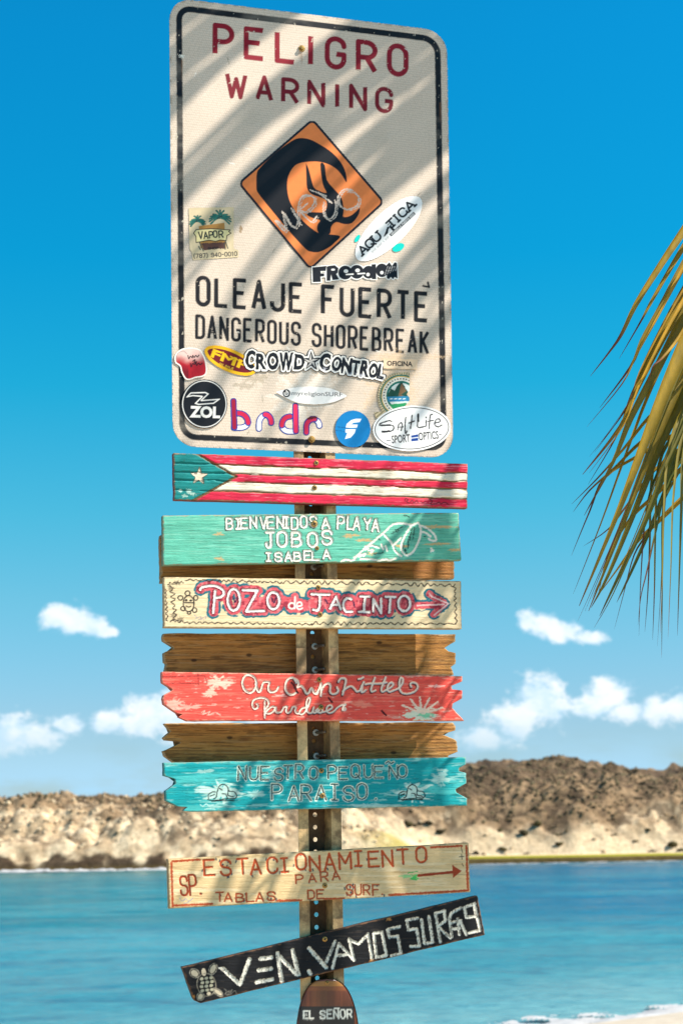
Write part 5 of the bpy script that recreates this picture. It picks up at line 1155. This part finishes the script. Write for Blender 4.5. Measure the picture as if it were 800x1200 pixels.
# --- bare boards bolted to the back of the post ------------------------------------------------------------
DB = -DEP-TH-.002
def back_board(C, Lp, Rp, seed, label, bolts, lightpatch=None):
    cv = Canvas(*make_grid(C, .85, Lp, Rp, wob=.8, seed=seed)); wood_base(cv, srgb(176, 124, 64), seed, .20)
    cv.fill(srgb(104, 68, 36), sstep(cv.nz(.035, 1.0, seed+1, 5), .48, .66)*.7); cv.fill(srgb(176, 136, 86), sstep(cv.nz(.03, .6, seed+2, 5), .60, .70)*.6); cv.fill(srgb(48, 34, 24), sstep(cv.nz(.02, .7, seed+3, 5), .67, .72)*.5)
    cv.h += (cv.nz(.03, .8, seed+4, 4)-.5)*.0012
    rk = random.Random(seed)
    for _ in range(3):
        x_, y_ = rk.uniform(C[0][0]+20, C[1][0]-20), rk.uniform(C[0][1]+8, C[2][1]-8); r_ = np.hypot((cv.X-x_)/3.2, (cv.Y-y_)/1.8); cv.fill(srgb(46, 30, 20), sstep(r_, 1.4, .7)*.8)
    if lightpatch: m = (cv.X > lightpatch)*1.0; cv.fill(srgb(160, 104, 58), m*.5)  # sunlit right end put into the wood colour
    edge_wear(cv, srgb(170, 148, 112), seed+5, 1.7, .8); finish(cv)
    rt = empty('back_board', survey(float(np.mean([c[0] for c in C])), float(np.mean([c[1] for c in C])), DB), label, 'board', 'bare boards bolted behind the post')
    grid_solid('plank', cv, DB, .019, M_BARE, rt, sidecol=srgb(150, 122, 84))
    for (x_, y_) in bolts:                  # bolt ends standing in the channel
        p = survey(float(x_), float(y_), -DEP); b_ = cyl('bolt', p-N*.003-U*.002, N*.82+U*.55, .0030, .030, M_BOLT, rt, seg=10); cyl('washer', p, N, .0075, .0014, M_BOLT, b_, seg=16)
back_board([(188, 627), (531.5, 634), (532, 678.5), (188.5, 683)], None, None, 130, 'dark bare board behind the green and cream boards, its ends just showing', ((367.5, 664.5), (367, 640)), 483)
back_board([(191.3, 742), (533, 743), (534, 791), (191.5, 791)], [(0, 0), (.17, 0), (.30, 11), (.37, 12), (.45, 1), (.68, 1), (.72, 4), (.95, 1), (1, 0)], [(0, 0), (.18, 0), (.34, 13), (.42, 8), (.46, 0), (.72, 0), (.80, 5), (1, 3)], 140, 'dark bare board with splintered ends between the cream and coral boards', ((368.5, 757.5), (369, 785)))
back_board([(192.5, 847.5), (534, 846.5), (536.5, 893), (192, 894)], [(0, 0), (.20, 8), (.28, 3), (.36, -1), (.42, 1), (.46, 19), (.50, 19), (.66, 4), (.70, -1), (.82, 1), (1, 13)], [(0, 4), (.10, 0), (.20, 1), (.30, 17), (.42, 3), (.47, 0), (.74, 0), (.84, 11), (1, 12)], 150, 'bare board with pointed notched ends between the coral and teal boards', ((370, 858.5), (370.5, 886)))

# ------------------------------------------------------------------ palm
m_leaf, T, b = simple_mat('palm_leaflet')
at = T.add('ShaderNodeAttribute', attribute_name='paint'); tc = T.add('ShaderNodeTexCoord'); P = tc.outputs['Object']
n = T.noise(T.vmath('MULTIPLY', P, (1, 1, .25)), 60, 4, .6)
c = T.mix(1.0, at.outputs['Color'], T.ramp(n, [(.3, (.7, .72, .6, 1)), (.7, (1.2, 1.15, 1.1, 1))]), 'MULTIPLY')
T.link(c, b.inputs['Base Color']); b.inputs['Roughness'].default_value = .42; b.inputs['Specular IOR Level'].default_value = .45
tr = T.add('ShaderNodeBsdfTranslucent'); T.link(c, tr.inputs['Color']); mx = T.add('ShaderNodeMixShader'); mx.inputs[0].default_value = .2
T.link(b.outputs[0], mx.inputs[1]); T.link(tr.outputs[0], mx.inputs[2]); T.link(mx.outputs[0], T.n['Material Output'].inputs['Surface'])
GREEN = srgb(84, 90, 24); YEL = srgb(178, 134, 24); BRN = srgb(104, 58, 34); OLV = srgb(120, 116, 34)
def leaflet(path, wid, face, tint, seg=14, tipb=.78):
    """a folded blade along a 3D path; returns verts, faces, colours"""
    P = smooth_path(path, max(2, seg//max(1, len(path)-1))) if len(path) > 2 else np.array(path)
    n = len(P); T_ = np.gradient(P, axis=0); T_ /= np.linalg.norm(T_, axis=1)[:, None]+1e-9
    face = np.array(face, float); Sd = np.cross(T_, face); Sd /= np.linalg.norm(Sd, axis=1)[:, None]+1e-9; Nn = np.cross(Sd, T_)
    t = np.linspace(0, 1, n); w_ = wid/2*np.clip(np.minimum(.55+t*2.2, 1), 0, 1)*np.clip((1-t)**.8*1.25, .035, 1); w_ = np.minimum(w_, wid/2)
    V = np.stack([P-Sd*w_[:, None]+Nn*w_[:, None]*.8, P, P+Sd*w_[:, None]+Nn*w_[:, None]*.8], 1).reshape(-1, 3)
    i = np.arange(n-1)*3; F = np.concatenate([np.stack([i, i+3, i+4, i+1], -1), np.stack([i+1, i+4, i+5, i+2], -1)])
    base = np.array(tint)[None]*(1-t[:, None]*.0); mb = sstep(t, tipb, min(tipb+.15, 1.0))[:, None]; col = base*(1-mb)+BRN*mb*.9
    Cc = np.stack([col*1.15, np.minimum(col*1.3, 1), col*.72], 1).reshape(-1, 3)  # one half lightened, the other darkened: light on the fold painted in
    return V, F, Cc
def tube(P, r0, r1, seg=8):
    P = np.asarray(P); n = len(P); T_ = np.gradient(P, axis=0); T_ /= np.linalg.norm(T_, axis=1)[:, None]
    a = np.cross(T_, [0.13, .97, .2]); a /= np.linalg.norm(a, axis=1)[:, None]; b_ = np.cross(T_, a); r = np.broadcast_to(np.linspace(r0, r1, n), (n,))
    th = np.arange(seg)*2*math.pi/seg; V = P[:, None]+r[:, None, None]*(a[:, None]*np.cos(th)[None, :, None]+b_[:, None]*np.sin(th)[None, :, None]); V = V.reshape(-1, 3)
    i = np.arange(n-1)[:, None]*seg; k = np.arange(seg)[None]; k2 = (k+1) % seg
    return V, np.stack([i+k, i+k2, i+seg+k2, i+seg+k], -1).reshape(-1, 4)

CR = np.array([2.05, 3.75, CZ+2.35]); base_xy = np.array([2.75, 4.15]); gz = sand_z(*base_xy)
palm = empty('palm_tree', (base_xy[0], base_xy[1], gz), 'coconut palm whose drooping frond hangs in from the right edge', 'tree')
tp = smooth_path([(base_xy[0], base_xy[1], gz-.3), (base_xy[0]-.08, base_xy[1]-.06, gz+.6), (base_xy[0]-.32, base_xy[1]-.2, gz+2.2), (CR[0]+.02, CR[1], CR[2]-.12)], 26)
V, F = tube(tp, .17, .11, 18); k = np.arange(len(tp)); bulge = 1+.05*((k % 3) == 0)+.35*np.exp(-k/5.0); V = (V.reshape(-1, 18, 3)-tp[:, None])*bulge[:, None, None]+tp[:, None]
gr_ = np.where((k % 3) == 0, .8, 1.05)[:, None, None]*np.ones((1, 18, 1))*srgb(132, 118, 98)
mesh_obj('trunk', V.reshape(-1, 3), F, M_GEN, palm, smooth=True, colors=gr_.reshape(-1, 3))
rl = random.Random(12)
def frond(az_, el_, L, g, n=46, ll=.62, drop=.75, tint=None, sel=None):
    d = np.array([math.cos(az_)*math.cos(el_), math.sin(az_)*math.cos(el_), math.sin(el_)])
    s = np.linspace(0, 1, 40)[:, None]; R = CR + d*L*s - np.array([0, 0, 1])*g*(s**2.1)
    V, F = tube(R, .020, .003, 6); Vs = [V]; Fs = [F]; Cs = [np.tile(srgb(150, 140, 60), (len(V), 1))]; off = len(V)
    gs = rl.uniform(0, 50)
    for i in range(n):
        if vnoise(np.array(i*.33+gs), np.array(az_), 5) > .62: continue          # runs of leaflets left out so sunlight passes in broad bands
        u = .16+.84*(i+.5)/n; j = u*39; p = R[int(j)]*(1-(j % 1))+R[min(int(j)+1, 39)]*(j % 1); tg = R[min(int(j)+1, 39)]-R[max(int(j)-1, 0)]; tg /= np.linalg.norm(tg)
        lat = np.cross(tg, [0, 0, 1]); lat /= np.linalg.norm(lat)
        for sd in (-1, 1):
            l = ll*(math.sin(math.pi*min(1, .12+u*.88))**.45)*rl.uniform(.85, 1.1); q = lat*sd*rl.uniform(.55, .8)+tg*rl.uniform(.45, .7); dn = drop*rl.uniform(.8, 1.2)
            path = [p, p+q*l*.35+np.array([0, 0, -dn*l*.10]), p+q*l*.62+np.array([0, 0, -dn*l*.38]), p+q*l*.78+np.array([0, 0, -dn*l*.85])]
            tt_ = (tint if tint is not None else GREEN*(1-(m_ := rl.random()**2))+YEL*m_)*rl.uniform(.8, 1.2)
            v, f_, c_ = leaflet(path, .036*rl.uniform(.8, 1.15), N*.3+np.array([0, 0, 1])+lat*sd*.3, tt_, 8); Vs.append(v); Fs.append(f_+off); Cs.append(c_); off += len(v)
    return np.concatenate(Vs), np.concatenate(Fs), np.concatenate(Cs)
FR = [(3.45, .93, 2.25, .95), (2.75, .95, 2.2, .9), (1.2, 1.3, 2.0, .8), (3.15, 1.2, 2.0, .8), (.3, .5, 2.4, 1.1), (1.0, .7, 2.3, 1.1), (1.7, .6, 2.4, 1.1), (5.75, .2, 2.3, 1.2), (.6, 1.15, 2.0, .8), (.1, 1.3, 1.9, .7), (2.1, 1.1, 2.0, .8), (0.0, .1, 2.2, 1.2), (1.4, .0, 2.1, 1.2)]
for i, (a_, e_, L_, g_) in enumerate(FR):
    V, F, Cc = frond(a_, e_, L_, g_); mesh_obj('frond', V, F, m_leaf, palm, colors=Cc)
# the frond that hangs into the photograph: its leaflets read one by one
def at(px, py, y): r = ray(float(px), float(py)); return C0+r*(y/r[1])
rach = smooth_path([CR, at(1160, -190, 3.74), at(1010, -70, 3.70), at(920, 60, 3.62), at(872, 200, 3.55), at(848, 340, 3.50), at(838, 470, 3.47), at(834, 580, 3.45)], 8)
V, F = tube(rach, .021, .004, 8); fr = mesh_obj('frond', V, F, m_leaf, palm, smooth=True, colors=np.tile(srgb(170, 150, 60), (len(V), 1)), label='frond hanging along the right edge'); fr_loc = np.array(palm.location)
LF = [  # picture path, root row on the rachis, width (points), tint mix 0 green - 1 yellow, depth
 ([(880,150),(838,208),(800,268),(773,309),(743,357),(728,389),(717,407),(691,441)], 11, .62, 3.50, .62), ([(890,130),(840,222),(800,288),(782,318),(760,357),(749,378),(725,420)], 8, .7, 3.56, .7),
 ([(872,200),(836,255),(800,311),(773,361),(751,400),(738,430),(702,478)], 10, .45, 3.48, .7), ([(872,215),(835,280),(800,345),(773,395),(743,456),(725,500),(682,556)], 17, .5, 3.52, .8),
 ([(862,260),(828,320),(800,372),(769,432),(738,491),(717,543),(684,604)], 14, .35, 3.46, .82), ([(856,290),(826,352),(800,402),(773,465),(747,534),(721,604),(678,710)], 22, .55, 3.43, .9),
 ([(852,320),(826,375),(800,430),(782,474),(751,552),(722,630),(689,716)], 18, .4, 3.49, .9), ([(848,345),(820,410),(795,470),(773,517),(743,595),(712,672),(692,712)], 15, .2, 3.53, .9),
 ([(846,360),(822,430),(803,482),(780,545),(752,618),(722,680),(702,722)], 12, .1, 3.42, .88), ([(842,420),(815,480),(790,545),(765,610),(738,672),(722,706)], 9, .05, 3.56, .9),
 ([(846,400),(822,455),(800,456),(760,489),(730,526),(700,560),(669,591)], 6, 1.0, 3.60, .7), ([(840,455),(820,480),(800,487),(752,517),(720,548),(690,575),(671,600)], 6, .85, 3.62, .7),
 ([(842,480),(820,498),(800,504),(752,532),(708,560),(690,600),(669,651)], 6, .9, 3.64, .6), ([(840,520),(820,538),(800,548),(770,578),(738,608),(712,650),(700,700)], 7, 1.0, 3.60, .85),
 ([(838,550),(820,565),(800,583),(770,612),(745,636),(722,668),(700,698)], 7, .95, 3.62, .85), ([(840,500),(822,512),(800,523),(765,552),(735,590),(712,620),(683,640)], 5, .7, 3.66, .6),
 ([(838,430),(812,470),(795,520),(787,587),(785,660),(782,748)], 6, .25, 3.44, .8), ([(840,440),(818,480),(800,530),(797,600),(795,670),(793,745)], 6, .2, 3.47, .8),
 ([(838,440),(800,480),(781,530),(776,600),(775,670),(773,742)], 6.5, .3, 3.40, .8), ([(838,450),(795,500),(771,545),(767,620),(766,690),(764,750)], 4.5, .15, 3.50, .7),
 ([(838,470),(790,520),(765,565),(755,610),(750,680),(748,745)], 3.5, .0, 3.52, .45), ([(836,500),(790,560),(760,620),(742,650),(730,695),(719,738)], 3.5, .1, 3.52, .45),
 ([(838,450),(815,520),(808,600),(806,680),(804,752)], 7, .3, 3.45, .8), ([(838,480),(785,560),(768,620),(757,670),(750,700),(747,733)], 3, .0, 3.46, .4),
 ([(850,300),(822,350),(795,395),(775,420),(764,430),(758,452)], 5, .9, 3.40, .5)]
_r = random.Random(31); EX = []
for k in range(17):                       # narrower leaflets between the broad ones
    a, b_ = _r.choice([(3, 4), (4, 5), (5, 6), (6, 7), (7, 8), (2, 3), (8, 9), (5, 7), (17, 22), (16, 18), (18, 21), (17, 19)]); f_ = _r.random(); A, B = smooth_path(LF[a][0], 6), smooth_path(LF[b_][0], 6)
    ia = np.linspace(0, len(A)-1, 7).astype(int); ib = np.linspace(0, len(B)-1, 7).astype(int); Pm = A[ia]*f_+B[ib]*(1-f_)+np.array([_r.uniform(-12, 12), _r.uniform(-20, 26)]); bend = _r.uniform(-8, 8)
    EX.append(([(p[0]+bend*math.sin(i/6*3), p[1]) for i, p in enumerate(Pm)], _r.uniform(3, 6), _r.random()*.9, _r.uniform(3.40, 3.64), _r.uniform(.55, .9)))
for pts, wd, mixv, dep, tb in [(p, w*.92, m*.9, d, t) for p, w, m, d, t in LF]+EX:
    n_ = len(pts); root = at(pts[0][0], pts[0][1], dep); j = int(np.argmin(np.linalg.norm(rach-root, axis=1))); path = [rach[j]]
    for q, (x_, y_) in enumerate(pts[1:]): path.append(at(x_, y_, dep-.05*math.sin(q/n_*3)))
    tint = (GREEN*(1-mixv)+YEL*mixv)*rl.uniform(.85, 1.1)
    V, F, Cc = leaflet(np.array(path), wd*dep/FPX*1.05, N*.8+np.array([.25, -.1, .35])+U*rl.uniform(-.4, .4), tint, 24, tb); mesh_obj('leaflet', V, F, m_leaf, fr, colors=Cc)
for i in range(34):                       # the far row of leaflets, on the side away from the picture
    j = int(6+i*(len(rach)-8)/34); p = rach[j]; tg = rach[min(j+1, len(rach)-1)]-rach[j-1]; tg /= np.linalg.norm(tg); l = rl.uniform(.42, .62)
    q = np.array([.62, rl.uniform(-.25, .25), 0])+tg*.5; path = [p, p+q*l*.4+np.array([0, 0, -.06*l]), p+q*l*.7+np.array([0, 0, -.3*l]), p+q*l*.85+np.array([0, 0, -.7*l])]
    V, F, Cc = leaflet(path, .028, np.array([0, -.6, 1]), GREEN*(1-(m_ := rl.random()))+YEL*m_, 12); mesh_obj('leaflet', V, F, m_leaf, fr, colors=Cc)
for i in range(16):                       # near row high up, where the frond is above the picture
    j = int(4+i*1.15); p = rach[j]; tg = rach[min(j+1, len(rach)-1)]-rach[j-1]; tg /= np.linalg.norm(tg); l = rl.uniform(.40, .5)
    q = np.array([-.30, rl.uniform(-.2, .1), 0])+tg*.45; path = [p, p+q*l*.4+np.array([0, 0, -.05*l]), p+q*l*.6+np.array([0, 0, -.3*l]), p+q*l*.7+np.array([0, 0, -.6*l])]
    V, F, Cc = leaflet(path, .028, np.array([0, -.6, 1]), GREEN, 12); mesh_obj('leaflet', V, F, m_leaf, fr, colors=Cc)
